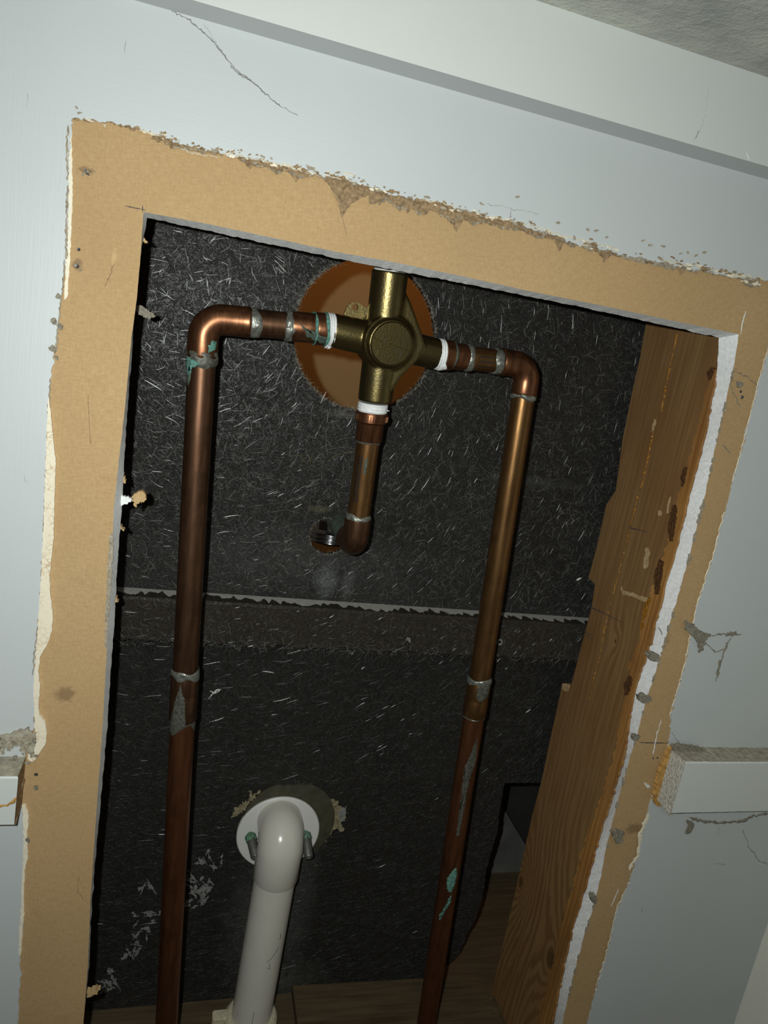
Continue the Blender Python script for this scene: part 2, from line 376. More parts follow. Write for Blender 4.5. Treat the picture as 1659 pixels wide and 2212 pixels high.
XS = 0.351
WOOD = mat_wood('stud_wood', (0.20, 0.108, 0.042), (0.285, 0.165, 0.068), (0.19, 0.082, 0.028),
                ((atX(1190, 2072, XS), 0.030, 0.05), (atX(1125, 1905, XS), 0.018, 0.05), (atX(1330, 1385, XS), 0.006, 0.015)))
SPLINTER = mat_wood('splintered_wood', (0.30, 0.125, 0.03), (0.46, 0.24, 0.075), (0.16, 0.07, 0.025))
PALEWOOD = simple('bare_pale_wood', (0.46, 0.32, 0.17), 0.7, 0, 0.3, 200, 0.4)
AMBER = simple('amber_pitch', (0.40, 0.17, 0.02), 0.12, 0, 0.4, 500, 1.0, 0.9, 0.002)
ORANGEWOOD = simple('orange_bare_wood', (0.50, 0.28, 0.085), 0.8, 0, 0.3, 300, 0.6, 0.3, 0.001)

# ================================================================ THE WALL
TH = 0.011
def lp(front, n): return resample(front, n)
topF = [(310, 458), (450, 484), (600, 516), (730, 545), (850, 566), (1000, 597), (1140, 628), (1300, 660), (1450, 692), (1596, 722)]
rgtF = [(1596, 722), (1585, 790), (1560, 900), (1520, 1080), (1492, 1190), (1455, 1320), (1420, 1440), (1398, 1505), (1372, 1600), (1345, 1690), (1317, 1800), (1285, 1950), (1262, 2020), (1228, 2150), (1210, 2230), (1180, 2340)]
lftF = [(160, 2420), (180, 2212), (190, 2080), (195, 1950), (203, 1830), (212, 1700), (222, 1560), (231, 1400), (236, 1300), (242, 1180), (246, 1100), (255, 1010), (270, 880), (284, 730), (295, 650), (303, 560), (310, 458)]
topB = [(318, 470), (450, 499), (600, 531), (730, 559), (850, 583), (1000, 612), (1140, 640), (1290, 671), (1450, 706), (1553, 730)]
rgtB = [(1553, 730), (1549, 800), (1521, 940), (1492, 1040), (1466, 1150), (1433, 1260), (1405, 1380), (1372, 1480), (1342, 1640), (1312, 1750), (1275, 1860), (1250, 1950), (1231, 2010), (1208, 2120), (1195, 2225), (1165, 2345)]
lftB = [(158, 2420), (180, 2212), (193, 2080), (199, 1950), (208, 1830), (217, 1740), (229, 1600), (239, 1450), (246, 1370), (252, 1250), (257, 1170), (263, 1100), (268, 1000), (274, 900), (285, 760), (293, 650), (302, 560), (318, 470)]
def side(F_, B_, n, seed, aF, aB):
    f = jag([tuple(p) for p in resample(F_, n)], 1e9, 0, seed); f = resample(F_, n); b = resample(B_, n); r = np.random.default_rng(seed)
    sm = lambda a: (a+np.roll(a, 1, 0)+np.roll(a, 2, 0)*0.6)/1.4
    f[1:-1] += sm(r.normal(0, aF, (n-2, 2))); b[1:-1] += sm(r.normal(0, aB, (n-2, 2))); return f, b
t1, t2 = side(topF, topB, 300, 1, 0.08, 0.45); r1, r2 = side(rgtF, rgtB, 330, 2, 0.5, 0.6); l1, l2 = side(lftF, lftB, 330, 3, 0.15, 0.5)
hf = [tuple(p) for p in np.vstack([t1[:-1], r1, l1[:-1]])]; hb = [tuple(p) for p in np.vstack([t2[:-1], r2, l2[:-1]])]
X0, X1, Z0, Z1 = -0.55, 0.66, -0.80, 0.32
rect = [(X0, Z1), (X1, Z1), (X1, Z0), (X0, Z0)]
wall = plate('wall_front', rect, [pxz(hf, 0)], 0.0, TH, [KRAFT, GYPSUM], None, None, [pxz(hb, TH)], 1, 1)
tag(wall, 'pale grey-blue painted drywall with a tall rectangular opening cut through it', kind='structure')

# paint film outside the bare paper strip
pl = [(157, 257), (150, 340), (148, 480), (139, 600), (128, 700), (118, 760), (106, 850), (100, 1000), (97, 1100), (84, 1350), (76, 1450), (77, 1560), (64, 1600), (50, 1645), (44, 1720), (56, 1790), (52, 1900), (48, 2000), (45, 2100), (40, 2212), (34, 2420)]
pt = [(157, 257), (230, 262), (300, 280), (350, 297), (400, 312), (500, 335), (600, 356), (700, 376), (800, 405), (900, 430), (1000, 455), (1100, 478), (1200, 511), (1300, 541), (1400, 561), (1500, 576), (1600, 602), (1705, 616)]
pr = [(1705, 616), (1659, 754), (1636, 830), (1620, 900), (1582, 1040), (1564, 1106), (1540, 1200), (1504, 1312), (1482, 1420), (1447, 1548), (1442, 1610), (1415, 1700), (1396, 1762), (1376, 1850), (1347, 1930), (1330, 1972), (1310, 2060), (1285, 2140), (1266, 2212), (1215, 2400)]
pl_j = jag(pl, 5, 1.4, 21, 1.0); pt_j = jag(pt, 5, 2.2, 22, 2.5); pr_j = jag(pr, 5, 1.0, 23, 0.8)
ring = list(reversed(pl_j))[:-1]+pt_j[:-1]+pr_j
zz = at(*pl[-1], 0).z; zr = at(*pr[-1], 0).z
body = pxz(ring, 0)
outl = [(body[0][0], Z0), (X0, Z0), (X0, Z1), (X1, Z1), (X1, Z0), (body[-1][0], Z0)]
# split into left, top and right coats (brushed in different directions)
xl = body[len(pl_j)-1]; xr = body[len(pl_j)-1+len(pt_j)-1]
left_poly = [(X0, Z0), (X0, Z1), (xl[0], Z1)]+list(reversed(body[:len(pl_j)]))+[(body[0][0], Z0)]
plate('paint_coat', left_poly, [], -0.0011, -0.00003, PAINT_V, wall)
top_poly = [(xl[0], Z1), (X1, Z1), (X1, xr[1])]+list(reversed(body[len(pl_j)-1:len(pl_j)+len(pt_j)-1]))
plate('paint_coat', top_poly, [], -0.0011, -0.00003, PAINT_H, wall)
right_poly = [(xr[0], xr[1]), (X1, xr[1]), (X1, Z0), (body[-1][0], Z0)]+list(reversed(body[len(pl_j)+len(pt_j)-2:]))[:-1]
plate('paint_coat', right_poly, [], -0.0011, -0.00003, PAINT_V, wall)

def crumb(name, x, y, s, d, mat, h, seed, parent=None, asp=1.0, rot=0.0, nv=11):
    r = random.Random(seed); rot = rot or r.uniform(-0.6, 0.9); p = []
    for k in range(nv):
        t = 2*PI*k/nv+r.uniform(-.15, .15); q = s*r.uniform(0.35, 1.15); a, b = math.cos(t)*q*1.5*asp, math.sin(t)*q*0.8
        p.append((x+a*math.cos(rot)-b*math.sin(rot), y+a*math.sin(rot)+b*math.cos(rot)))
    h *= 1+((seed*0.618034) % 1)*0.9
    return plate(name, pxz(p, d), [], d-h, d+0.00005, mat, parent or wall)
# torn brown paper along the top of the bare strip
def torn_along(path, w_lo, w_hi, seed, mat, name='torn_paper', d=-0.0001, h=0.0004):
    q = jag(path, 4, 1.5, seed, 1.5); r = np.random.default_rng(seed+50); n = len(q)
    k = max(4, n//5); base = np.interp(np.arange(n), np.linspace(0, n-1, k), r.uniform(w_lo, w_hi, k))+np.abs(r.normal(0, 2.2, n)); low = [(p[0]+r.normal(0, 1), p[1]+b) for p, b in zip(q, base)]
    up = [(p[0], p[1]-abs(r.normal(2, 2))) for p in q]
    for i in range(0, n, 2):
        if w_hi > 12 and r.random() < 0.75: crumb('torn_fleck', low[i][0], low[i][1]-2, r.uniform(1.5, 4.5), d-0.0004, [TORN_GREY, DUST][int(r.random() < 0.5)], 0.0003, seed*100+i, None, 1.0, 0.24)
    return plate(name, pxz(up+low[::-1], d), [], d-h-0.0011 if False else d-h, d, mat, wall)
torn_along([(330, 290), (420, 316), (520, 339), (620, 362), (700, 378)], 2, 17, 31, TORN)
torn_along([(160, 255), (230, 264), (330, 286)], 0, 3, 39, TORN)
torn_along([(796, 403), (860, 420), (960, 446), (1040, 465)], 12, 34, 32, TORN)
blob('torn_paper', [(690, 376), (730, 384), (800, 402), (806, 418), (776, 430), (758, 442), (746, 458), (738, 471), (730, 440), (714, 405)], -0.00005, TORN, wall, 0.0003, 33, 5, 0.8)
torn_along([(1040, 465), (1160, 500), (1260, 528), (1340, 548)], 3, 14, 34, TORN)
torn_along([(1340, 549), (1440, 566), (1540, 584), (1640, 606)], 2, 14, 35, TORN_GREY)
for i, (x, y, s) in enumerate(((1208, 515, 16), (1305, 545, 14), (1470, 575, 12), (985, 470, 18), (880, 445, 10), (640, 375, 12), (540, 350, 10))):
    blob('torn_paper', [(x-s, y), (x+s, y+4), (x+s*0.4, y+s*0.9), (x, y+s*1.7), (x-s*0.4, y+s*0.8)], -0.0001, TORN, wall, 0.0005, 40+i, 4, 1.4)
for i, (p, wd) in enumerate((([(185, 258), (205, 262)], 7), ([(222, 268), (230, 274)], 5), ([(300, 282), (330, 290), (356, 300)], 6), ([(345, 285), (358, 296)], 9), ([(390, 322), (440, 336), (480, 340)], 3), ([(480, 330), (560, 345), (640, 364), (690, 380)], 3.4), ([(600, 352), (680, 372)], 2.5),
        ([(700, 372), (735, 385), (760, 390)], 4), ([(740, 372), (770, 378)], 4), ([(900, 428), (960, 440), (1010, 456)], 3), ([(1040, 465), (1062, 472), (1075, 468)], 6), ([(1060, 468), (1130, 484), (1190, 498)], 4), ([(1180, 500), (1250, 518), (1330, 536)], 4.5), ([(1255, 528), (1275, 530)], 5), ([(1420, 560), (1480, 572), (1540, 582), (1600, 597)], 4), ([(1560, 588), (1650, 603)], 5))):
    ribbon('loose_filler', p, -0.0011, wd, CREAM, wall, 0.0006, 60+i, 1.5)
for i in range(120):
    rq = random.Random(9000+i); x = rq.uniform(320, 1650); y = np.interp(x, [p[0] for p in pt], [p[1] for p in pt])+rq.gauss(1, 3.5)
    crumb('paper_crumb', x, y, rq.uniform(1.5, 6.5), -0.0011, rq.choice([TORN, TORN, TORN_GREY, CREAM]), 0.0006, 9100+i, None, 1.2, 0.24)
# crumbs of paint and paper above the tear
rr = random.Random(5)
for i in range(90):
    x = rr.uniform(330, 1640); y = np.interp(x, [p[0] for p in pt], [p[1] for p in pt])-rr.uniform(2, 9)*(1+rr.random()); s = rr.uniform(1.5, 5.5)
    crumb('paper_crumb', x, y, s*0.75, -0.0011, rr.choice([TORN, TORN_GREY]), 0.0004, 300+i)
for i, (x, y) in enumerate(((1117, 425), (1204, 481), (1270, 496), (1288, 498), (1310, 512), (1388, 520), (1405, 530), (1432, 532), (1040, 440), (1485, 545), (1503, 552), (1522, 545), (1470, 548), (166, 232), (172, 244))):
    crumb('paper_crumb', x, y, 3.6, -0.0011, TORN_GREY, 0.0004, 400+i)

# left edge: crackled cream filler and grey crumbs
cre = [(106, 850), (112, 900), (117, 950), (122, 1000), (119, 1080), (117, 1160), (109, 1240), (110, 1280), (116, 1330), (113, 1360), (104, 1390), (88, 1415), (85, 1450), (88, 1480), (84, 1520), (86, 1540), (98, 1555), (103, 1580), (99, 1605), (85, 1625), (76, 1640), (66, 1641), (60, 1632), (66, 1618), (74, 1600), (77, 1560), (74, 1480), (80, 1400), (90, 1250), (97, 1100), (100, 1000)]
blob('crackled_filler', cre, -0.00002, CRACKLE, wall, 0.0016, 71, 5, 0.6)
blob('crackled_filler', [(155, 270), (158, 420), (152, 560), (146, 640), (139, 650), (143, 560), (147, 420), (150, 330)], -0.00002, CREAM, wall, 0.0008, 72, 5, 0.7)
blob('crackled_filler', [(48, 1738), (56, 1735), (62, 1760), (60, 1800), (61, 1850), (54, 1880), (53, 1960), (46, 2060), (40, 2060), (46, 1960), (50, 1860), (52, 1800)], -0.00002, CREAM, wall, 0.0012, 73, 5, 0.8)
for i, p in enumerate(([(147, 270), (144, 330), (146, 390)], [(147, 400), (144, 470), (143, 560)], [(140, 560), (134, 640)], [(132, 640), (126, 700), (122, 760)], [(108, 818), (106, 900), (102, 960)], [(101, 960), (97, 1080), (93, 1150)], [(84, 1330), (76, 1400), (70, 1460)], [(74, 1540), (77, 1580)])):
    ribbon('edge_crack', p, -0.0012, (4.5, 6, 4, 5, 4, 3.5, 3.5, 5)[i], TORN_GREY, wall, 0.0002, 80+i, 1.0)
for i, (x, y, s) in enumerate(((118, 695, 10), (131, 706, 8), (116, 755, 9), (122, 772, 6), (127, 640, 7), (70, 1625, 10), (64, 1600, 9), (78, 1700, 5), (62, 1815, 6), (103, 1004, 4))):
    blob('grey_crumb', [(x-s, y-s*0.3), (x-s*0.2, y-s), (x+s*0.7, y-s*0.4), (x+s*0.3, y+s*0.9), (x-s*0.5, y+s*0.5)], -0.001, DUST, wall, 0.0009, 90+i, 3, 1.4)
# right edge filler
for i, p in enumerate((([(1564, 1106), (1540, 1200), (1504, 1312), (1482, 1420), (1447, 1548)]), ([(1659, 754), (1636, 830), (1620, 900), (1582, 1040)]), ([(1403, 1757), (1384, 1800), (1378, 1850), (1364, 1870), (1360, 1880)]), ([(1347, 1930), (1330, 1972), (1310, 2060), (1285, 2140)]))):
    ribbon('edge_filler', p, -0.0009, (2.4, 1.6, 10, 2.2)[i], CREAM, wall, 0.0004, 110+i, 1.0)

# marks on the kraft strip
ribbon('pencil_line', [(268, 444), (290, 449), (316, 454)], -0.0001, 2.0, INK, wall, 0.0001, 120, 0.1)
ribbon('pencil_line', [(308, 443), (308, 458)], -0.0001, 2.5, INK, wall, 0.0001, 121, 0.1)
ribbon('pencil_line', [(1381, 1604), (1420, 1605), (1446, 1605)], -0.0001, 2.2, INK, wall, 0.0001, 122, 0.1)
ribbon('scratch', [(190, 850), (192, 900), (196, 960)], -0.0001, 1.6, TORN, wall, 0.0001, 123, 0.3)
ribbon('scratch', [(249, 555), (240, 590), (226, 620)], -0.0001, 2.4, TORN, wall, 0.0002, 124, 1)
ribbon('scratch', [(1611, 672), (1603, 700), (1600, 722)], -0.0001, 3, TAPE, wall, 0.0002, 125, 0.3)
ribbon('scratch', [(740, 470), (748, 505), (752, 515)], -0.0001, 1.6, TORN, wall, 0.0001, 126, 0.3)
ribbon('scratch', [(1428, 1555), (1416, 1600), (1411, 1630)], -0.0001, 2.6, GYPSUM, wall, 0.0002, 127, 0.6)
ribbon('scratch', [(170, 1890), (168, 1925), (182, 1945)], -0.0001, 1.6, TORN, wall, 0.0001, 128, 0.6)
ribbon('scratch', [(1336, 1920), (1326, 1945), (1320, 1958)], -0.0001, 2, GYPSUM, wall, 0.0002, 129, 0.5)
blob('peeled_paper', [(246, 536), (254, 534), (252, 560), (244, 575), (240, 560)], -0.0001, PAPER_LIGHT, wall, 0.0003, 130, 4, 0.6)
# tape residue strip of lighter paper along the lower left cut
blob('peeled_paper', [(242, 1150), (246, 1165), (238, 1290), (231, 1400), (226, 1400), (228, 1320), (232, 1240), (236, 1160)], -0.0001, TORN_GREY, wall, 0.0002, 131, 5, 0.8)
# cracks in the paint
for i, (p, wd, mt) in enumerate((([(370, 22), (410, 45), (440, 70), (470, 100), (500, 140), (520, 160), (545, 175), (570, 200), (610, 232)], 3.0, CRACK), ([(440, 50), (465, 90), (485, 118)], 1.6, CRACK_SOFT), ([(610, 232), (645, 250)], 1.6, CRACK),
        ([(498, 140), (512, 158), (530, 168), (545, 178)], 3.0, CRACK), ([(272, 85), (269, 115)], 2.4, CRACK_SOFT), ([(60, 200), (57, 235)], 2.0, CRACK_SOFT), ([(52, 1025), (54, 1042), (66, 1040)], 1.6, CRACK_SOFT),
        ([(1105, 450), (1102, 470)], 1.4, CRACK), ([(1050, 440), (1090, 448), (1165, 462)], 2.0, CRACK_SOFT), ([(1450, 1580), (1470, 1610)], 1.6, CRACK),
        ([(1605, 1792), (1618, 1830), (1640, 1860), (1659, 1868)], 1.8, CRACK), ([(1551, 1780), (1552, 1805)], 1.6, CRACK_SOFT), ([(1540, 1865), (1570, 1868)], 4, CRACK_SOFT), ([(1388, 1960), (1386, 1970)], 2, CRACK))):
    ribbon('paint_crack', p, -0.0011, wd, mt, wall, 0.00015, 140+i, 1.0)
# cobweb dust on the right
blob('dust_clump', [(1478, 1340), (1500, 1352), (1520, 1366), (1536, 1368), (1524, 1380), (1516, 1404), (1508, 1410), (1508, 1388), (1494, 1372), (1480, 1362)], -0.0011, DUST, wall, 0.0012, 160, 4, 1.6)
for i, p in enumerate(([(1520, 1376), (1545, 1372), (1580, 1370), (1602, 1370)], [(1522, 1384), (1545, 1410), (1565, 1400), (1580, 1378)], [(1578, 1378), (1562, 1415), (1550, 1450), (1546, 1472)], [(1556, 1425), (1550, 1460)])):
    ribbon('dust_thread', p, -0.0012, (4, 2.4, 3.2, 8)[i], DUST, wall, 0.0005, 165+i, 1.2)
blob('dust_clump', [(1570, 1366), (1590, 1362), (1590, 1372), (1568, 1374)], -0.0011, DUST, wall, 0.0006, 170, 4, 1.0)
blob('dust_clump', [(1482, 1770), (1500, 1776), (1496, 1788), (1488, 1800), (1478, 1800), (1486, 1786)], -0.0011, DUST, wall, 0.0007, 171, 4, 1.0)
ribbon('dust_thread', [(1488, 1766), (1520, 1774), (1570, 1778), (1610, 1772), (1625, 1762), (1659, 1758)], -0.0012, 7, DUST, wall, 0.0005, 172, 1.2)
for i, p in enumerate(([(1585, 800), (1610, 810), (1636, 835)], [(1590, 795), (1575, 830), (1598, 880)], [(1420, 1355), (1430, 1372)], [(1560, 960), (1578, 980)])):
    ribbon('dust_thread', p, -0.0001, 2.0, DUST, wall, 0.0003, 175+i, 1.5)
# grey crumbs along the right cut edge
rr = random.Random(8)
for i in range(60):
    q = rgtF[1:-2]; k = rr.random()*(len(q)-1); a = q[int(k)]; b = q[int(k)+1]; tt = k-int(k); x = a[0]+(b[0]-a[0])*tt; y = a[1]+(b[1]-a[1])*tt; s = rr.uniform(2, 7)
    crumb('grey_crumb', x, y, s*0.8, -0.0001, TORN_GREY, 0.0006, 500+i, None, 1.2, 1.8)
for i, (x, y, sx_, sy_) in enumerate(((1405, 1415, 14, 10), (1388, 1505, 14, 9), (1330, 1800, 11, 16), (1277, 1935, 6, 10), (1368, 1590, 7, 8), (1590, 830, 5, 8))):
    blob('grey_crumb', [(x-sx_, y-sy_*0.4), (x-sx_*0.3, y-sy_), (x+sx_, y-sy_*0.5), (x+sx_*0.7, y+sy_*0.7), (x-sx_*0.3, y+sy_)], 0.002, DUST, wall, 0.0035, 540+i, 3, 1.6)
# nails / screw holes in the strip
NAILM = simple('dull_nail', (0.13, 0.13, 0.13), 0.4, 0.7, 0.3, 900, 0.3)
def nail(px, py, r, label):
    P = at(px, py, 0); o = lathe('nail_hole', P+Vector((0, 0.002, 0)), P+Vector((0, -0.001, 0)), [(0, r*1.0), (0.0021, r*1.0), (0.0024, r*0.8), (0.0023, r*0.35), (0.0021, 0)], NAILM, wall, 20)
    o['label'] = label
nail(170, 539, 0.0009, 'small dark nail hole'); nail(166, 575, 0.0012, 'small nail head in grey filler'); nail(78, 1673, 0.0012, 'silver nail head'); nail(1603, 858, 0.0013, 'nail head in torn filler'); nail(1600, 846, 0.001, 'nail head')
nail(1411, 1638, 0.0008, 'tiny nail head'); nail(1420, 1637, 0.0008, 'tiny nail head')
for i in range(16): rq = random.Random(950+i); crumb('grey_smudge', 187+rq.gauss(0, 9), 370+rq.gauss(0, 4), rq.uniform(1, 3.5), -0.0001, DUST if i % 3 else INK, 0.0002, 970+i)
for i in range(8): rq = random.Random(930+i); crumb('grey_smudge', 166+rq.gauss(0, 6), 573+rq.gauss(0, 6), rq.uniform(1, 3), -0.0001, DUST, 0.0002, 940+i)
# ragged paper fluff hanging off the left cut
def fluff(name, pts, d, mat, parent, seed, h=0.004): return blob(name, pts, d, mat, parent, h, seed, 2.5, 1.4)
fluff('paper_flap', [(250, 1068), (266, 1068), (288, 1076), (276, 1086), (262, 1090), (254, 1082)], 0.012, TAPE, wall, 181, 0.002)
fluff('paper_fluff', [(280, 1076), (292, 1064), (304, 1058), (316, 1062), (317, 1076), (306, 1084), (298, 1082), (296, 1092), (290, 1090), (290, 1080)], 0.020, PAPER_LIGHT, wall, 182)
fluff('paper_fluff', [(255, 1022), (264, 1018), (272, 1030), (272, 1042), (264, 1040)], 0.016, PAPER_LIGHT, wall, 183)
fluff('paper_fluff', [(256, 1130), (264, 1132), (272, 1142), (262, 1140)], 0.018, PAPER_LIGHT, wall, 184)
fluff('paper_fluff', [(245, 1280), (252, 1284), (256, 1296), (248, 1298)], 0.018, PAPER_LIGHT, wall, 185)
fluff('paper_fluff', [(282, 712), (288, 718), (286, 728), (280, 726)], 0.018, PAPER_LIGHT, wall, 186)
fluff('paper_fluff', [(304, 512), (314, 518), (322, 526), (308, 524)], 0.016, PAPER_LIGHT, wall, 187)
fluff('paper_fluff', [(188, 2134), (202, 2128), (218, 2128), (210, 2136), (192, 2144)], 0.018, PAPER_LIGHT, wall, 188)
fluff('dust_clump', [(292, 660), (304, 660), (322, 670), (338, 684), (326, 690), (308, 682), (294, 672)], 0.040, DUST, wall, 189, 0.004)
fluff('paper_fluff', [(1316, 1846), (1290, 1842), (1266, 1850), (1280, 1840), (1300, 1836)], 0.019, GYPSUM, wall, 190, 0.002)
fluff('paper_fluff', [(1396, 1700), (1390, 1690), (1402, 1694)], 0.0, GYPSUM, wall, 191, 0.002)

# ---------------------------------------------------------------- trims, ceiling, right wall
zb = at(830, 155, 0).z                                # underside of the top board where it meets the wall
P_ = at(830, 120, 0); dep = zb/P_.z*D-D                # how far the board stands out (negative depth)
zc = 0.0
ztop = at(1659, 170, dep).z*0+zb*0
r_ = RM @ np.array([(1400-CX)/F, (81-CY)/F, 1.0]); ztop = -(r_[1])*(D+dep)/r_[2]
o = plate('trim_1', [(X0, zb), (X0, ztop+0.03), (X1, ztop+0.03), (X1, zb)], [], dep, -0.0012, [PAINT_TRIM, PAINT_UNDER_SHADE], None, None, None, 1)
tag(o, 'painted board standing out above the opening with underside shade put into its darker colour', kind='structure')
for i, (p, wd, mt) in enumerate((([(1530, 190), (1522, 250), (1512, 282), (1496, 308)], 1.5, CRACK_SOFT), ([(1510, 280), (1500, 302)], 2.5, CRACK), ([(1612, 330), (1618, 345)], 4, TAPE))):
    ribbon('paint_crack', p, dep, wd, mt, o, 0.00015, 200+i, 0.8)
o = box('ceiling', (X0, -0.75, ztop), (X1, dep, ztop+0.03), CEIL); tag(o, 'rough textured pale grey ceiling', kind='structure')
# right hand return wall
PJ = at(1659, 1985, 0); XJ = PJ.x
r1_ = at(1620, 2100, -0.001).x
o = box('wall_right', (XJ, -0.75, Z0), (XJ+0.03, 0.0, ztop), WARM_WALL); tag(o, 'warm grey side wall at the lower right corner', kind='structure')

# rails left and right (cut ends)
def rail(name, x0, x1, zt, zbm, depth, px_end, seed, side_, endm=None):
    """a board on the wall, dusty on top, sawn end"""
    vs = []; n = 60; xs = np.linspace(x0, x1, n)
    prof = [(-0.0011, zt), (-depth+0.001, zt), (-depth, zt-0.001), (-depth, zbm+0.001), (-depth+0.001, zbm), (-0.0011, zbm)]
    r = np.random.default_rng(seed)
    for i, x in enumerate(xs):
        for (y, z) in prof: vs.append((x+(r.normal(0, 0.0004) if i in (0, n-1) else 0), y, z+(r.normal(0, 0.00012))))
    k = len(prof); fs = []; mi = []
    for i in range(n-1):
        for j in range(k):
            jj = (j+1) % k; fs.append((i*k+j, i*k+jj, (i+1)*k+jj, (i+1)*k+j)); mi.append(1 if j in (0,) else 0)
    fs.append(tuple(range(k))); mi.append(2); fs.append(tuple((n-1)*k+j for j in range(k))); mi.append(2)
    return mesh(name, vs, fs, [PAINT_TRIM, DUSTY, endm or WHITE_END], None, mi=mi)
DUSTY = simple('dusty_painted_top', (0.36, 0.33, 0.26), 0.95, 0, 0.3, 260, 0.6, 0.1, 0.001)
WHITE_END = simple('chipped_white_end', (0.58, 0.56, 0.50), 0.9, 0, 0.3, 500, 1.0, 0.2, 0.002)
# depth of the right rail from its top: back edge y~1612 (wall) / front edge y~1648
zt = at(1600, 1613, 0).z; zf = at(1600, 1647, 0).z; rd = D-zt/zf*D
zbm = at(1600, 1755, -rd).z
xe = at(1466, 1700, -rd).x
tr = rail('trim_2', xe, XJ-0.0005, zt, zbm, rd, 0, 210, 1); tag(tr, 'painted rail on the wall right of the opening with a chipped sawn end', kind='structure')
zt2 = at(20, 1632, 0).z; zb2 = at(0, 1785, -rd).z; xe2 = at(36, 1700, -rd).x
tl = rail('trim_3', X0, xe2, zt2, zb2, rd, 0, 211, -1, TORN); tag(tl, 'painted rail on the wall left of the opening with a brown torn end', kind='structure')
# orange bare wood strip and raw plaster beside the right rail end
blob('bare_wood_edge', [(1446, 1608), (1450, 1625), (1444, 1660), (1432, 1700), (1420, 1735), (1410, 1732), (1408, 1712), (1414, 1690), (1420, 1660), (1432, 1630)], -0.0012, ORANGEWOOD, tr, 0.004, 212, 4, 1.2)['label'] = 'orange bare wood edge'
blob('plaster_edge', [(1452, 1610), (1462, 1640), (1474, 1650), (1462, 1700), (1444, 1760), (1425, 1742), (1418, 1735), (1434, 1700), (1446, 1655)], -0.0012, WHITE_END, tr, 0.003, 213, 3, 1.4)['label'] = 'rough white plaster edge'
blob('dust_clump', [(1448, 1604), (1480, 1606), (1520, 1612), (1500, 1624), (1470, 1640), (1460, 1660), (1452, 1640)], -0.004, DUST, tr, 0.003, 214, 4, 2.0)
blob('dust_clump', [(-60, 1585), (-10, 1586), (30, 1580), (62, 1572), (74, 1590), (80, 1610), (74, 1622), (50, 1622), (40, 1606), (0, 1614), (-60, 1616)], -0.0012, DUSTY, tl, 0.0012, 215, 5, 2.0, 1.5)
for i in range(50):
    rq = random.Random(7000+i); crumb('dust_fleck', rq.uniform(-5, 78), 1606+rq.gauss(0, 13), rq.uniform(2, 7), -0.0024-0.00002*i, rq.choice([DUST, DUSTY, TORN_GREY]), 0.0004, 7100+i, tl)
blob('torn_edge', [(37, 1648), (50, 1644), (52, 1690), (47, 1730), (40, 1750), (34, 1752), (36, 1700)], -0.0012, TORN, tl, 0.0045, 216, 4, 1.3)['label'] = 'torn brown edge'
blob('torn_edge', [(42, 1660), (48, 1664), (46, 1716), (38, 1742), (36, 1730), (40, 1700)], -0.0057, ORANGEWOOD, tl, 0.0006, 217, 4, 1.0)
q_ = at(34, 1738, -rd)
ribbon('brown_joint', [(-40, 1746), (0, 1743), (20, 1738), (30, 1732), (36, 1722)], -rd, 8, ORANGEWOOD, tl, 0.0006, 218, 1.0)

# ================================================================ STUD
fr = [(1551, 728), (1546, 800), (1520, 935), (1492, 1040), (1466, 1145), (1436, 1255), (1405, 1380), (1370, 1480), (1342, 1640), (1311, 1750), (1275, 1860), (1250, 1950), (1231, 2010), (1206, 2120), (1190, 2212)]
bk = [(1397, 690), (1383, 770), (1365, 850), (1345, 950), (1330, 1060), (1310, 1090), (1303, 1120), (1287, 1190), (1271, 1248), (1285, 1262), (1278, 1310), (1268, 1350), (1256, 1395), (1247, 1430), (1234, 1478), (1230, 1476), (1214, 1477), (1210, 1500), (1190, 1590), (1170, 1685), (1150, 1760), (1130, 1850), (1112, 1930), (1093, 2010), (1072, 2100), (1046, 2212)]
st_front = [(TH+0.0004, 0.30), (TH+0.0004, -0.60)]
bq = [atX(x, y, XS) for x, y in bk]
prof = [(TH+0.0004, 0.22)]+[(bq[0].y, 0.22)]+[(p.y, p.z) for p in bq]
lastz = -0.615
prof += [(bq[-1].y, lastz), (TH+0.0004, lastz)]
stud = empty('wall_stud', Vector((XS+0.019, 0.06, lastz)), 'rough brown timber stud standing inside the right edge of the opening', 'stud')
tri = tessellate_polygon([[Vector((p[0], p[1], 0)) for p in prof]])
vs = [(XS, p[0], p[1]) for p in prof]+[(XS+0.038, p[0], p[1]) for p in prof]; n = len(prof)
fs = [tuple(t) for t in tri]+[tuple(i+n for i in reversed(t)) for t in tri]+[(i, (i+1) % n, n+(i+1) % n, n+i) for i in range(n)]
mesh('timber', vs, fs, WOOD, stud)
def onstud(name, pts, mat, h=0.0006, seed=0, step=4, amp=1.2, parent=stud):
    q = jag(pts, step, amp, seed, closed=True); w_ = [atX(x, y, XS) for x, y in q]; n = len(w_)
    tri = tessellate_polygon([[Vector((p.y, p.z, 0)) for p in w_]])
    vs = [(XS-h, p.y, p.z) for p in w_]+[(XS+0.0001, p.y, p.z) for p in w_]
    fs = [tuple(t) for t in tri]+[(i, (i+1) % n, n+(i+1) % n, n+i) for i in range(n)]
    return mesh(name, vs, fs, mat, parent)
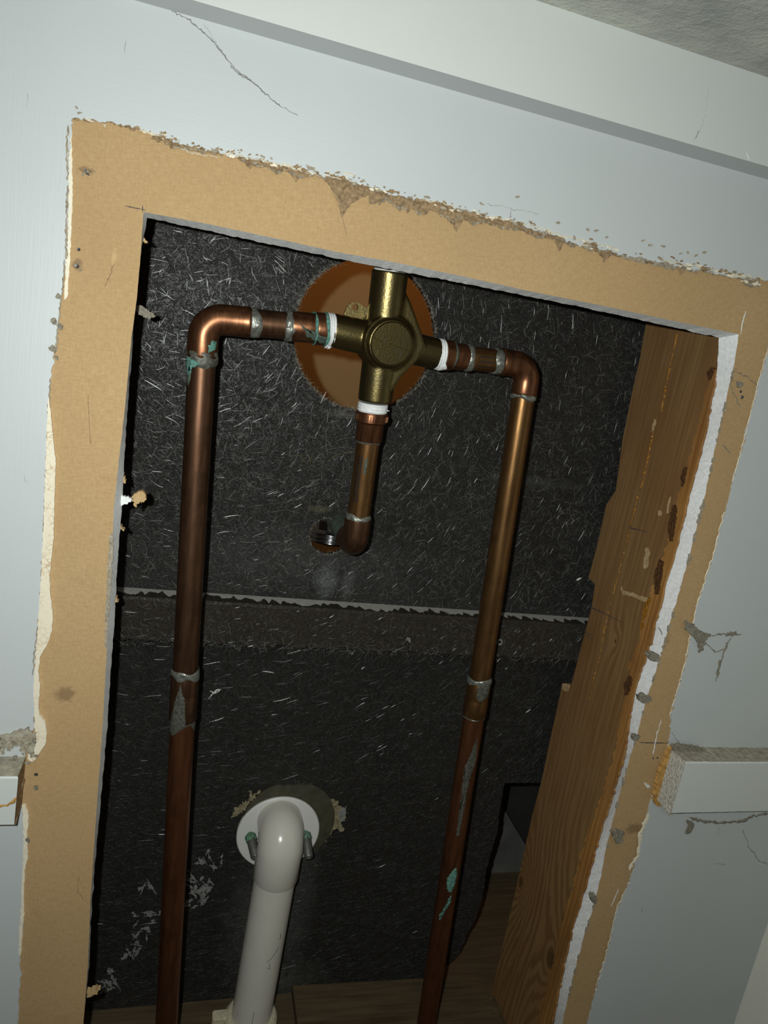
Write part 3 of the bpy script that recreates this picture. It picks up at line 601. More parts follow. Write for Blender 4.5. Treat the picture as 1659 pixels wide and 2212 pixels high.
# splintered front arris: strip
fj = jag(fr[1:], 6, 1.0, 230, 1.0); wj = np.interp(np.linspace(0, 1, len(fj)), [0, .1, .3, .45, .5, .6, .75, .9, 1], [3, 12, 17, 20, 10, 16, 20, 20, 25])
rr = np.random.default_rng(3); inn = [(p[0]-w_*(1+rr.normal(0, 0.16)), p[1]-2) for p, w_ in zip(fj, wj)]
onstud('splintered_edge', [(p[0]+6, p[1]) for p in fj]+inn[::-1], SPLINTER, 0.0016, 231, 7, 0.6)
for i, (x, y, a, b) in enumerate(((1540, 808, 9, 14), (1458, 1130, 10, 40), (1428, 1245, 11, 38), (1482, 1030, 7, 22), (1362, 1480, 10, 22))):
    onstud('bark_gouge', [(x-a+2, y+b), (x-a, y), (x+1, y-b), (x+a, y-b*0.8), (x+a*0.6, y), (x, y+b)], simple('dark_bark', (0.10, 0.045, 0.016), 0.8, 0, 0.4, 500, 1.0, 0.2, 0.002) if i == 0 else bpy.data.materials['dark_bark'], 0.0022, 235+i, 4, 0.8)
onstud('bare_wood_patch', [(1342, 1268), (1350, 1276), (1375, 1284), (1400, 1292), (1403, 1304), (1392, 1300), (1370, 1290), (1345, 1286)], PALEWOOD, 0.0006, 241)
onstud('bare_wood_patch', [(1395, 1185), (1402, 1186), (1402, 1215), (1396, 1230), (1390, 1228), (1392, 1200)], PALEWOOD, 0.0006, 242)
onstud('bare_wood_patch', [(1423, 1104), (1430, 1102), (1428, 1116), (1422, 1116)], PALEWOOD, 0.0006, 243)
onstud('bare_wood_patch', [(1216, 1476), (1231, 1478), (1229, 1492), (1222, 1494), (1216, 1488)], PALEWOOD, 0.0006, 244, 3, 0.5)
onstud('bare_wood_patch', [(1212, 2100), (1204, 2122), (1196, 2140), (1188, 2156), (1184, 2136), (1196, 2110)], PALE, 0.0008, 245)
onstud('bare_wood_patch', [(1448, 1072), (1442, 1092), (1440, 1110), (1443, 1110), (1446, 1092), (1450, 1074)], PALEWOOD, 0.0005, 246, 3, 0.4)
# pitch seam: amber beads
for i, p in enumerate(([(1463, 722), (1456, 755), (1446, 800), (1436, 850), (1428, 890)], [(1412, 935), (1405, 965), (1398, 1000), (1390, 1035), (1382, 1060)], [(1380, 1062), (1372, 1100), (1360, 1145), (1348, 1195), (1336, 1240)], [(1334, 1245), (1318, 1310), (1306, 1360), (1296, 1420), (1284, 1460), (1272, 1510)])):
    q = resample(p, 44 if i < 2 else 60); rr = np.random.default_rng(250+i)
    pa = [atX(a+rr.normal(0, 0.5), b, XS+0.0002) for a, b in q]; rad = [max(0.00012, abs(rr.normal((0.0007, 0.0006, 0.0004, 0.0004)[i], 0.0004))) for _ in q]
    o = tube('pitch_seam', pa, rad, AMBER, stud, 8); o['label'] = 'shiny amber resin bead line'
onstud('pitch_seam', [(1414, 905), (1418, 908), (1412, 930), (1408, 934)], PALEWOOD, 0.0006, 256, 3, 0.5)
onstud('pitch_streak', [(1402, 1290), (1408, 1300), (1400, 1340), (1392, 1375), (1384, 1384), (1386, 1340), (1394, 1300)], AMBER, 0.0008, 257)
for i, p in enumerate(([(1276, 1312), (1300, 1322), (1345, 1345)], [(1262, 1362), (1284, 1378)], [(1265, 1372), (1282, 1384)], [(1360, 1140), (1385, 1146), (1400, 1150)])):
    q = resample(p, 12); tube('dark_scratch', [atX(a, b, XS) for a, b in q], [0.0005-0.00003*k for k in range(12)], INK, stud, 6)

# ================================================================ SHOWER SURROUND (back of moulded fibreglass)
DP = 0.122
def circ(px, py, d, rx, rz, n, seed, j=0.0):
    c = at(px, py, d); r = random.Random(seed)
    return [(c.x+rx*(1+r.uniform(-j, j))*math.cos(2*PI*k/n), c.z+rz*(1+r.uniform(-j, j))*math.sin(2*PI*k/n)) for k in range(n)]
def pxhole(pts, d, seed, amp): return pxz(jag(pts, 4, amp, seed, closed=True), d)
cH = at(787, 716, DP); RH = 0.0565
eL = at(632, 720, DP); eR = at(942, 716, DP); eT = at(785, 556, DP); eB = at(762, 884, DP)
cHx = (eL.x+eR.x)/2; cHz = (eT.z+eB.z)/2; rHx = (eR.x-eL.x)/2; rHz = (eT.z-eB.z)/2
rr = random.Random(4)
hole1 = [(cHx+(rHx+rr.uniform(-.0006, .0004))*math.cos(2*PI*k/120), cHz+(rHz+rr.uniform(-.0006, .0004))*math.sin(2*PI*k/120)) for k in range(120)]
a = at(668, 1158, DP); b = at(752, 1165, DP); t_ = at(705, 1118, DP); bb_ = at(715, 1197, DP)
cS = ((a.x+b.x)/2, (t_.z+bb_.z)/2); rS = ((b.x-a.x)/2, (t_.z-bb_.z)/2)
hole2 = [(cS[0]+(rS[0]+rr.uniform(-.0005, .0005))*math.cos(2*PI*k/60), cS[1]+(rS[1]+rr.uniform(-.0005, .0005))*math.sin(2*PI*k/60)) for k in range(60)]
surround = empty('shower_surround', Vector((0.17, DP, -0.62)), 'black fibreglass back of a bath and shower surround behind the copper pipes', 'shower surround')
zl0 = at(700, 1297, DP).z                        # top of the rib at the sheet
ribd = 0.018
marks = [(at(705, 1250, DP), .012, .02, (0.20, 0.21, 0.20), .75, .8, 120, .5), (at(752, 1262, DP), .007, .018, (0.2, 0.2, 0.19), .6, .8, 120, .5), (at(690, 1100, DP), .012, .004, (0.16, 0.14, 0.08), .5, .6, 200, .8),
         (at(740, 895, DP), .02, .004, (0.16, 0.16, 0.12), .5, .6, 200, .6), (at(1150, 1040, DP), .06, .006, (0.10, 0.10, 0.095), .5, 1, 80, .6), (at(640, 1210, DP), .16, .035, (0.085, 0.085, 0.08), .5, 1.0, 60, .5),
         (at(430, 600, DP), .11, .09, (0.07, 0.07, 0.072), .6, 1.0, 30, .4)]
FRP = mat_frp('fibreglass_black', (0.017, 0.0160, 0.0145), (0.115, 0.11, 0.10), marks)
xA, xB = -0.12, 0.52
plate('back_panel', [(xA, 0.21), (xB, 0.21), (xB, zl0-0.002), (xA, zl0-0.002)], [hole1, hole2], DP, DP+0.004, FRP, surround)
# rib: board glassed onto the sheet
FRP_RIB = mat_frp('fibreglass_rib', (0.034, 0.027, 0.020), (0.12, 0.105, 0.085), (), 1.4)
zr1 = at(700, 1400, DP-ribd).z
zf0 = zl0
vs = []; fs = []; mi = []; n = 220; r2 = np.random.default_rng(44)
for i in range(n):
    x = xA+(xB-xA)*i/(n-1); e = abs(r2.normal(0, 0.0004)); sag = r2.normal(0, 0.0007)
    vs += [(x, DP+0.002, zf0), (x, DP-ribd+e, zf0), (x, DP-ribd-0.0004, zf0-0.0012), (x, DP-ribd-0.0008, (zf0+zr1)/2), (x, DP-ribd-0.0005, zr1+sag), (x, DP+0.002, zr1+sag)]
for i in range(n-1):
    for j in range(5): fs.append((i*6+j, i*6+j+1, (i+1)*6+j+1, (i+1)*6+j)); mi.append(1 if j == 0 else 0)
rib = mesh('stiffening_rib', vs, fs, [FRP_RIB, WHITE_EDGE], surround, mi=mi)
rib['label'] = 'horizontal rib with a pale board edge on top'
# resin tongues lapping over the rib's pale top edge
zE = zf0+0.0002; q = []; r3 = np.random.default_rng(45); xs = np.linspace(xA, xB, 1300); k = np.interp(np.arange(1300), np.linspace(0, 1299, 210), r3.uniform(0.0, 1.0, 210)**1.1*0.0125)+np.interp(np.arange(1300), np.linspace(0, 1299, 30), r3.uniform(-.003, .003, 30))+np.abs(r3.normal(0, .0009, 1300)); k = np.clip(k, 0.0002, 0.016)
front = [(x, DP-ribd-0.0003, zE) for x in xs]; backv = [(x, DP-ribd+kk, zE) for x, kk in zip(xs, k)]; low = [(x, DP-ribd-0.0009, zE-0.0025) for x in xs]
vs = low+front+backv; fs = [(i, i+1, 1301+i, 1300+i) for i in range(1299)]+[(1300+i, 1301+i, 2601+i, 2600+i) for i in range(1299)]
mesh('resin_lap', vs, fs, FRP_RIB, rib)
# lower sheet
DL = DP+0.002
marks = [(at(560, 2010, DL), .040, .10, (0.11, 0.11, 0.10), .7, .8, 60, .35), (at(640, 1960, DL), .022, .12, (0.10, 0.10, 0.095), .6, .9, 60, .4),
         (at(620, 2120, DL), .045, .03, (0.10, 0.10, 0.09), .6, 1, 60, .4)]
FRP_L = mat_frp('fibreglass_lower', (0.018, 0.017, 0.015), (0.075, 0.072, 0.065), marks, 0.8)
zsm = at(700, 1692, DL).z
ed = pxz([(1260, 1690), (1092, 1690), (1083, 1740), (1075, 1800), (1060, 1850), (1052, 1880), (1044, 1940), (1030, 1985), (1012, 2020), (995, 2060), (972, 2085)], DL)
ed = [ed[0]]+jag(ed[1:], 0.004, 0.0003, 9)
botR = at(905, 2120, DL); botL = at(640, 2150, DL); 
zfl = -0.62
plate('middle_panel', [(xA, zr1+0.012), (xB, zr1+0.012), (xB, zsm), (xA, zsm)], [], DL-0.0015, DL+0.003, FRP_L, surround)
lowp = [(xA, zsm+0.004), (ed[1][0], zsm+0.004)]+ed[1:]+[(botR.x, botR.z), (botL.x, botL.z), (botL.x-0.03, zfl-0.002), (xA, zfl-0.002)]
_dc = at(606, 1785, DL); dhole = [(_dc.x+0.024*math.cos(2*PI*k/40), _dc.z+0.024*math.sin(2*PI*k/40)) for k in range(40)]
low_panel = plate('lower_panel', lowp, [dhole], DL+0.0015, DL+0.006, FRP_L, surround)

# strand fibres: ribbons laid on the sheets, far too many to count
FIB = mat_fibre('glass_strands', (0.013, 0.0125, 0.0115), (0.19, 0.183, 0.168), 0.28)
def strands(name, n, xr, zr_, d, seed, Lr=(0.004, 0.016), W=0.00022, bright=1.0, inside=None, parent=surround, mat=FIB, tilt=0.5, expo=3.0, curl=0.16):
    r = np.random.default_rng(seed); x = r.uniform(*xr, n); z = r.uniform(*zr_, n)
    if inside is not None: k = inside(x, z); x = x[k]; z = z[k]; n = len(x)
    a = r.uniform(0, 2*PI, n); L = r.uniform(*Lr, n)*r.uniform(0.5, 1, n); cv = r.normal(0, curl, n); S = 5; w_ = W*r.uniform(0.5, 1.5, n)
    tz = r.normal(0, tilt, n); lift = np.abs(r.normal(0, 0.00035, n)); rise = r.normal(0, 0.03, n)
    V = np.zeros((n, S, 2, 3)); px_, pz_ = x.copy(), z.copy()
    for s in range(S):
        an = a+cv*(s/(S-1)-0.5)*2; dx = np.cos(an); dz = np.sin(an)
        if s: px_ = px_+dx*L/(S-1); pz_ = pz_+dz*L/(S-1)
        f = 1.0 if 0 < s < S-1 else 0.4
        for q, sg in enumerate((-1, 1)):
            V[:, s, q, 0] = px_-dz*sg*w_*f*np.cos(tz); V[:, s, q, 2] = pz_+dx*sg*w_*f*np.cos(tz)
            V[:, s, q, 1] = d-0.00025-lift-np.abs(w_*np.sin(tz))+sg*w_*f*np.sin(tz)-np.abs(rise)*L*s/(S-1)*0.4
    V = V.reshape(-1, 3); base = (np.arange(n)*S*2)[:, None]; fs = []
    for s in range(S-1):
        fs.append(np.stack([base[:, 0]+2*s, base[:, 0]+2*s+1, base[:, 0]+2*s+3, base[:, 0]+2*s+2], 1))
    Fc = np.concatenate(fs)
    me = bpy.data.meshes.new(name); me.vertices.add(len(V)); me.vertices.foreach_set('co', V.ravel())
    me.loops.add(len(Fc)*4); me.loops.foreach_set('vertex_index', Fc.ravel().astype(np.int32)); me.polygons.add(len(Fc)); me.polygons.foreach_set('loop_start', np.arange(len(Fc))*4)
    me.update(calc_edges=True); at_ = me.attributes.new('shade', 'FLOAT', 'POINT')
    sh = np.clip(r.random(n)**expo*bright, 0, 1); at_.data.foreach_set('value', np.repeat(sh, S*2).astype(np.float32))
    o = link(name, me, mat, parent); o['kind'] = 'stuff'; return o
def in_up(x, z):
    return (((x-cHx)/(rHx+.004))**2+((z-cHz)/(rHz+.004))**2 > 1) & (((x-cS[0])/(rS[0]+.003))**2+((z-cS[1])/(rS[1]+.003))**2 > 1)
strands('glass_strands', 36000, (-0.09, 0.42), (zl0+.003, 0.16), DP, 51, (0.004, 0.014), 0.00011, 0.95, in_up, expo=2.6, tilt=0.6)
strands('glass_strands', 16000, (-0.09, 0.42), (zl0+.003, 0.16), DP, 57, (0.0015, 0.004), 0.00010, 0.65, in_up, expo=2.4, tilt=0.8, curl=0.9)
strands('glass_strands', 1500, (-0.09, 0.14), (-0.12, 0.10), DP-0.0004, 52, (0.006, 0.016), 0.00014, 1.0, in_up, expo=2.0, tilt=0.5)
strands('glass_strands', 3600, (-0.09, 0.42), (zr1+.001, zf0-.003), DP-ribd-0.0008, 53, (0.003, 0.010), 0.00012, 0.8, tilt=0.8, expo=3)
strands('glass_strands', 1300, (-0.09, 0.42), (zr1-.003, zr1+.004), DP-ribd-0.0012, 54, (0.004, 0.011), 0.00013, 0.9, tilt=0.8, expo=1.8)
strands('glass_strands', 11000, (-0.09, 0.44), (zsm+.002, zr1+0.004), DL-0.0017, 55, (0.005, 0.018), 0.00013, 0.32, expo=3)
def in_low(x, z):
    xe_ = np.interp(-z, [-p[1] for p in ed[1:]], [p[0] for p in ed[1:]]); return x < xe_-0.012
strands('glass_strands', 5500, (-0.09, 0.36), (-0.60, zsm-.002), DL+0.001, 56, (0.005, 0.016), 0.00014, 0.2, in_low, expo=4)
# pale fringe round the two cut holes
def fringe(cx, cz, rx, rz, n, seed, L0, d):
    r = np.random.default_rng(seed); vs = []; fs = []
    for i in range(n):
        t = r.uniform(0, 2*PI); rad = 1+r.normal(0.008, 0.012); x = cx+rx*rad*math.cos(t); z = cz+rz*rad*math.sin(t); a = t+PI+r.normal(0, 1.0) if r.random() < .45 else t+r.normal(0, 1.1)
        L = L0*r.uniform(0.3, 1); w_ = r.uniform(.00008, .0002); y = d-abs(r.normal(.0005, .0008)); k = len(vs); dx, dz = math.cos(a), math.sin(a)
        vs += [(x-dz*w_, y, z+dx*w_), (x+dz*w_, y-w_, z-dx*w_), (x+dx*L, y-r.uniform(-.0005, .0015), z+dz*L)]; fs.append((k, k+1, k+2))
    me = bpy.data.meshes.new('fibre_fringe'); me.from_pydata(vs, [], fs); me.update(); q = me.attributes.new('shade', 'FLOAT', 'POINT')
    q.data.foreach_set('value', np.repeat(r.uniform(0.1, 0.8, n), 3).astype(np.float32)); o = link('fibre_fringe', me, FIB_T, surround); o['kind'] = 'stuff'
FIB_T = mat_fibre('cut_edge_fibres', (0.10, 0.09, 0.07), (0.40, 0.37, 0.30))
fringe(cHx, cHz, rHx, rHz, 1100, 61, 0.0045, DP); fringe(cS[0], cS[1], rS[0], rS[1], 200, 62, 0.0028, DP)
# a few bright loose strands
for i, (p, d, wd) in enumerate((([(450, 1510), (462, 1496), (474, 1488)], DL, 4), ([(452, 1492), (466, 1498), (478, 1488)], DL, 3.5), ([(452, 1560), (468, 1556), (483, 1550)], DL, 2.2), ([(780, 1446), (788, 1440)], DL, 3), ([(1245, 1254), (1256, 1248)], DP, 4), ([(566, 1450), (592, 1453)], DL, 3),
        ([(446, 596), (452, 640)], DP, 3), ([(470, 610), (500, 600), (494, 616)], DP, 2.5), ([(592, 560), (620, 590)], DP, 2), ([(612, 900), (606, 920)], DP, 2.5), ([(450, 527), (466, 512)], DP, 3), ([(1135, 1540), (1146, 1532)], DL, 2))):
    ribbon('loose_strand', p, d-0.0014, wd, simple('bright_strand', (0.75, 0.75, 0.72), 0.35, 0, 0.05) if i == 0 else bpy.data.materials['bright_strand'], surround, 0.0005, 600+i, 0.3)
# drip beads / small ring on the rib
P = at(1079, 1387, DP-ribd-0.001)
lathe('paint_ring', P, P+Vector((0, -1, 0)), [(0, 0.0030), (0.0006, 0.0030), (0.0010, 0.0022), (0.0006, 0.0015), (0.0, 0.0015)], PALE, rib, 24)
ribbon('white_scuff', [(876, 1384), (882, 1376), (886, 1388)], DP-ribd-0.0012, 8, PALE, rib, 0.0004, 620, 1.5)
# faint yellow marker scrawl above the small hole
YEL = simple('faint_yellow_marker', (0.13, 0.11, 0.05), 0.8, 0, 0.4, 400, 0.2)
for i, p in enumerate(([(634, 984), (652, 985)], [(653, 980), (653, 1003)], [(662, 988), (654, 992), (664, 1002)], [(668, 986), (670, 1000)], [(674, 984), (672, 998)], [(682, 990), (688, 998), (696, 994), (706, 998)], [(706, 998), (716, 988), (726, 984), (745, 978), (766, 976)], [(636, 990), (640, 1006)])):
    ribbon('marker_scrawl', p, DP-0.0007, 2.0, YEL, surround, 0.0003, 630+i, 0.8)
# splashes of pale resin low on the left
def splash(cx, cy, n, sx, sy, rot, seed, smax=11, mat=PALE, d=DL+0.0008):
    r = random.Random(seed)
    for i in range(n):
        t = r.gauss(0, 1); u_ = r.gauss(0, 1); x = cx+t*sx*math.cos(rot)-u_*sy*math.sin(rot); y = cy+t*sx*math.sin(rot)+u_*sy*math.cos(rot)
        L = r.uniform(4, smax*1.7); w_ = r.uniform(1.5, smax*0.5); an = r.uniform(0, PI)
        c, s = math.cos(an), math.sin(an)
        blob('resin_splash', [(x-c*L, y-s*L), (x-s*w_, y+c*w_), (x+c*L, y+s*L), (x+s*w_*0.6, y-c*w_*0.6)], d, mat, low_panel, 0.0005, seed*50+i, 2.5, 1.3)
splash(430, 1905, 24, 17, 40, 0.3, 71, 14); splash(455, 1850, 6, 20, 12, 0, 72, 10); splash(440, 1932, 3, 6, 3, 0, 73, 18)
splash(318, 1985, 10, 20, 14, 2.2, 74, 10); splash(280, 2065, 12, 34, 9, 2.2, 75, 12); splash(232, 2125, 8, 14, 8, 2.2, 76, 12); splash(322, 1918, 4, 10, 4, 0, 77, 14)
splash(560, 1950, 10, 40, 60, 0, 78, 4)

# ================================================================ beyond the surround
o = box('wall_back', (-0.9, 0.95, -0.75), (1.6, 0.98, 0.55), ORANGE_WALL); tag(o, 'tan wall on the far side of the bath seen through the round hole', kind='structure')
o = box('floor', (-0.3, TH+0.001, zfl-0.03), (0.9, 0.60, zfl), FLOORW); tag(o, 'dusty plank floor inside the wall cavity', kind='structure')
# grey board right of the surround, top cut where a shadow edge runs
g1 = atZ(1130, 1760, zfl)
gA = at(1075, 1725, 0.27); gB = at(1150, 1850, 0.27)
o = plate('shadow_cut_board', [(0.20, zfl), (0.62, zfl), (0.62, gB.z-0.2 if gB.z-0.2 > zfl+0.01 else zfl+0.02), (gB.x, gB.z), (gA.x, gA.z), (0.20, gA.z+0.03)], [], 0.27, 0.285, CONCRETE); tag(o, 'dim grey dusty board whose slanting top follows a shadow edge in the gap right of the fibreglass', 'board')
o = box('shade_backing', (0.10, 0.31, zfl), (0.80, 0.33, -0.40), simple('shade_black', (0.03, 0.028, 0.025), 0.8, 0, 0.2, 40, 0.2)); tag(o, 'nearly black sheet added for the shade behind the grey slanting board', 'board')  # added dark sheet in place of shade, hiding the lamplit wall beyond
bl = bpy.data.lights.new('bathroom_lamp', 'POINT'); bo = bpy.data.objects.new('bathroom_lamp', bl); C.objects.link(bo); bo.location = (0.25, 0.55, 0.45); bl.energy = 1.6; bl.color = (1.0, 0.38, 0.095); bl.shadow_soft_size = 0.12

# wood plate at the bottom
zb_ = zfl+0.012
o = plate('bottom_plate', [(0.145, zfl), (0.345, zfl), (0.345, zfl+0.003), (0.145, zfl+0.010)], [], 0.085, DL+0.0005, FLOORW); tag(o, 'rough timber sill lying on the cavity floor under the fibreglass', 'timber')

# ================================================================ PIPES
RP = 0.0088; RF = 0.0098
dL, dR = 0.050, 0.065
def bend(a, c, b, r, n=12):
    """path a -> corner c -> b with an arc of radius r"""
    a, b, c = Vector(a), Vector(b), Vector(c); u_ = (a-c).normalized(); v_ = (b-c).normalized(); ang = u_.angle(v_); t = r/math.tan(ang/2)
    p0 = c+u_*t; p1 = c+v_*t; ctr = c+(u_+v_).normalized()*(r/math.sin(ang/2)); out = []
    for i in range(n+1):
        s = i/n; q = (p0-ctr).slerp(p1-ctr, s) if True else None; out.append(ctr+q.normalized()*r)
    return out
# --- left riser
Lc = at(441, 687, dL); Lb = at(357, 2262, dL+0.004)
_vf = at(848, 738, 0.037); Vc = Vector((_vf.x, 0.058, _vf.z))
Lp = at(716, 713, 0.057); Rp = at(944, 765, 0.061)
hdir = (Rp-Lp).normalized()
lr = empty('copper_riser', Vector((Lb.x, Lb.y, Lb.z)), 'left dull brown copper riser pipe elbowed over to the brass valve', 'pipe', 'copper riser pipes either side of the valve')
def riser(root, corner, bottom, port, bend_r, el_h, el_v, mats, nm_coup, side_):
    M1, M2, M3 = mats
    ah = (port-corner).normalized(); av = (bottom-corner).normalized()
    arc = bend(corner+ah*0.05, corner, corner+av*0.05, bend_r)
    a0, a1 = arc[0], arc[-1]
    e0 = corner+ah*el_h; e1 = corner+av*el_v
    # elbow fitting with a beaded lip at both sockets
    pth = [e0, e0-ah*0.0010, e0-ah*0.0020]+arc+[e1-av*0.002, e1-av*0.0010, e1]
    rad = [RF*1.0, RF*1.035, RF*0.995]+[RF*0.985]*len(arc)+[RF*0.995, RF*1.035, RF]
    tube('elbow', pth, rad, M2, root, 48)
    return ah, av, e0, e1
ah, av, e0, e1 = riser(lr, Lc, Lb, Lp, 0.0125, 0.0285, 0.0245, (COPPER, COPPER_BRIGHT, COPPER), 1, 1)
c1 = at(391, 1450, dL); c1 = Lc+av*((c1-Lc).dot(av)); c2 = Lc+av*((at(385, 1556, dL)-Lc).dot(av))
tube('pipe', [e1-av*0.003, c1+av*0.003], RP, COPPER, lr)
tube('pipe', [c2-av*0.003, Lb], RP, COPPER_RED, lr)['label'] = 'redder lower length of the left pipe'
Lcoup = (c2-c1).length
cp = lathe('coupling', c1, c2, [(0, RF-.0004), (0.0008, RF), (Lcoup*0.42, RF), (Lcoup*0.47, RF-0.0005), (Lcoup*0.52, RF), (Lcoup-.0008, RF), (Lcoup, RF-.0004)], COPPER, lr)
sleeve('solder_joint', Lc, Lb, RF-0.0002, SOLDER, lr, 0.0008, 0.0022, (c1-Lc).length-0.0022, (c1-Lc).length+0.0060, 0.0005, 3)
sleeve('solder_joint', Lc, Lb, RP-0.0001, GREYFLUX, lr, 0.0006, 0.0040, (c2-Lc).length-0.0010, (c2-Lc).length+0.0075, 0.0004, 5)['label'] = 'grey flux stain running down'
patch('flux_stain', Lc, Lb, RF, [((c1-Lc).length+0.020, 0.1), ((c1-Lc).length+0.006, -0.3), ((c2-Lc).length+0.0, -1.1), ((c2-Lc).length+0.002, 0.2)], GREYFLUX, lr, 0.0002, 6, 0.0002)
s1 = (e1-Lc).length
sleeve('solder_joint', Lc, Lb, RP+0.0002, GREYFLUX, lr, 0.0010, 0.0014, s1-0.006, s1+0.0055, 0.0011, 7)
patch('verdigris', Lc, Lb, RP+0.0009, [(s1-0.001, -1.2), (s1+0.001, -0.5), (s1+0.004, -0.1), (s1+0.006, -0.6), (s1+0.012, -0.9), (s1+0.005, -1.25)], VERDI, lr, 0.0008, 8)
patch('verdigris', Lc, Lb, RP, [(s1+0.008, -1.15), (s1+0.008, -0.75), (s1+0.015, -0.85), (s1+0.0185, -1.0), (s1+0.014, -1.2)], VERDI_D, lr, 0.0005, 9, 0.0003)
patch('verdigris', Lc, Lb, RF, [(s1-0.012, 0.7), (s1-0.011, 1.1), (s1-0.006, 0.9), (s1-0.003, 0.4), (s1-0.008, 0.3)], VERDI, lr, 0.0003, 10)
# left arm
La = (Lp-Lc).length
tube('arm_pipe', [e0-ah*0.003, Lc+ah*0.078], RP, COPPER, lr)
sleeve('solder_joint', Lc, Lp, RP+0.0001, SOLDER, lr, 0.0006, 0.0012, 0.0280, 0.0345, 0.0007, 12)
sA = (at(628, 706, dL+.003)-Lc).dot(ah)
lathe('adapter', Lc+ah*sA, Lp, [(0, RF-.0003), (0.001, RF), (0.016, RF), (0.0165, RF+0.0006), (0.0175, RF+0.0009), (0.024, RF+0.0009), (0.0245, RF-0.0004), (La-sA-0.003, RF-0.0004), (La-sA+0.002, RF-0.0008)], COPPER_BRIGHT, lr)
sleeve('solder_joint', Lc, Lp, RP+0.0002, SOLDER, lr, 0.0007, 0.0009, sA-0.0045, sA+0.0022, 0.0009, 13)
sleeve('verdigris', Lc, Lp, RF+0.0006, VERDI, lr, 0.0006, 0.0005, sA+0.0150, sA+0.0168, 0.0005, 14)
sleeve('verdigris', Lc, Lp, RF+0.0009, VERDI, lr, 0.0005, 0.0005, sA+0.0225, sA+0.0245, 0.0006, 15)
patch('verdigris', Lc, Lp, RF+0.0002, [(sA+0.004, -0.2), (sA+0.012, 0.2), (sA+0.024, 0.5), (sA+0.023, 1.2), (sA+0.015, 0.9), (sA+0.009, 0.5)], VERDI_D, lr, 0.0008, 16)
def tape(root, a, b, s0, s1, r, seed, frays=14, fang=(0, 2*PI)):
    a = Vector(a); b = Vector(b); d = (b-a).normalized(); u_, v_ = frame(d); rr = random.Random(seed); prof = []
    k = 7
    for i in range(k): prof.append((s0+(s1-s0)*i/(k-1), r+(0.0004 if i % 2 else 0)+(0.0002 if 0 < i < k-1 else 0)))
    o = lathe('thread_tape', a, b, prof, TAPE, root, 48, 0.00015, seed)
    vs = []; fs = []
    for i in range(frays):
        t = rr.uniform(*fang); p = a+d*rr.uniform(s0, s1)+(u_*math.cos(t)+v_*math.sin(t))*r; q = (u_*math.cos(t)+v_*math.sin(t)); L = rr.uniform(0.0012, 0.0035); k = len(vs); s_ = d*rr.uniform(.0003, .0008)
        vs += [p-s_, p+s_, p+q*L*0.7-d*L*rr.uniform(-0.2, 1.1)]; fs.append((k, k+1, k+2))
    if frays: mesh('tape_fray', vs, fs, TAPE, o)
    return o
tape(lr, Lc, Lp, La-0.0035, La+0.0012, RF+0.0009, 20, 22, (1.2, 2.2))
# --- right riser
Rc = at(1141, 789, dR); Rb = at(913, 2262, dR-0.002)
rroot = empty('copper_riser', Vector(Rb), 'right golden copper riser pipe nearest the stud with a green stain low down', 'pipe', 'copper riser pipes either side of the valve')
ahR, avR, f0, f1 = riser(rroot, Rc, Rb, Rp, 0.0125, 0.0235, 0.0220, (COPPER_GOLD, COPPER_BRIGHT, COPPER_GOLD), 1, -1)
def sR(px, py): return (at(px, py, dR)-Rc).dot(avR)
k1, k2 = sR(1030, 1465), sR(1020, 1543)
tube('pipe', [f1-avR*0.003, Rc+avR*(k1+0.003)], RP, COPPER_GOLD, rroot)
tube('pipe', [Rc+avR*(k2-0.003), Rb], RP, COPPER_RED, rroot)['label'] = 'redder lower length of the right pipe'
lathe('coupling', Rc+avR*k1, Rc+avR*k2, [(0, RF-.0004), (0.0008, RF), ((k2-k1)*0.45, RF), ((k2-k1)*0.5, RF-0.0005), ((k2-k1)*0.55, RF), (k2-k1-.0008, RF), (k2-k1, RF-.0004)], COPPER_GOLD, rroot)
sleeve('solder_joint', Rc, Rb, RF-0.0002, SOLDER, rroot, 0.0007, 0.0012, k1-0.0022, k1+0.0030, 0.0006, 23)
patch('flux_stain', Rc, Rb, RF, [(k1+0.002, -0.5), (k1+0.003, 0.8), (k1+0.014, 0.5), (k1+0.016, -0.4)], GREYFLUX, rroot, 0.0003, 24)
sleeve('solder_joint', Rc, Rb, RP+0.0002, SOLDER, rroot, 0.0003, 0.0008, k2-0.0006, k2+0.0008, 0.0004, 25)
g0, g1_ = sR(1010, 1580), sR(975, 1790)
patch('grey_flux_run', Rc, Rb, RP, [(g0, 0.2), (g0+0.02, 0.6), (g0+0.035, 0.1), (g1_, -0.1), (g1_, -0.35), (g0+0.05, -0.5), (g0+0.03, -0.6), (g0+0.008, 0.0)], GREYFLUX, rroot, 0.0002, 26, 0.0003)
v0, v1 = sR(966, 1858), sR(952, 1975)
patch('verdigris', Rc, Rb, RP, [(v0, 0.1), (v0+0.006, 0.4), (v0+0.018, 0.35), (v0+0.026, 0.0), (v0+0.022, -0.5), (v0+0.012, -0.6), (v0+0.004, -0.3)], VERDI, rroot, 0.0004, 27, 0.0004)
patch('verdigris', Rc, Rb, RP, [(v0+0.028, 0.1), (v0+0.034, 0.15), (v0+0.045, -0.35), (v0+0.056, -0.7), (v0+0.052, -0.85), (v0+0.040, -0.4), (v0+0.030, -0.1)], VERDI, rroot, 0.0004, 28, 0.0004)
sv = (f1-Rc).length
sleeve('solder_joint', Rc, Rb, RP+0.0003, SOLDER, rroot, 0.0003, 0.0010, sv-0.0012, sv+0.0026, 0.0009, 29)
La2 = (Rp-Rc).length
tube('arm_pipe', [f0-ahR*0.003, Rc+ahR*(La2-0.012)], RP*0.97, COPPER_GOLD, rroot)
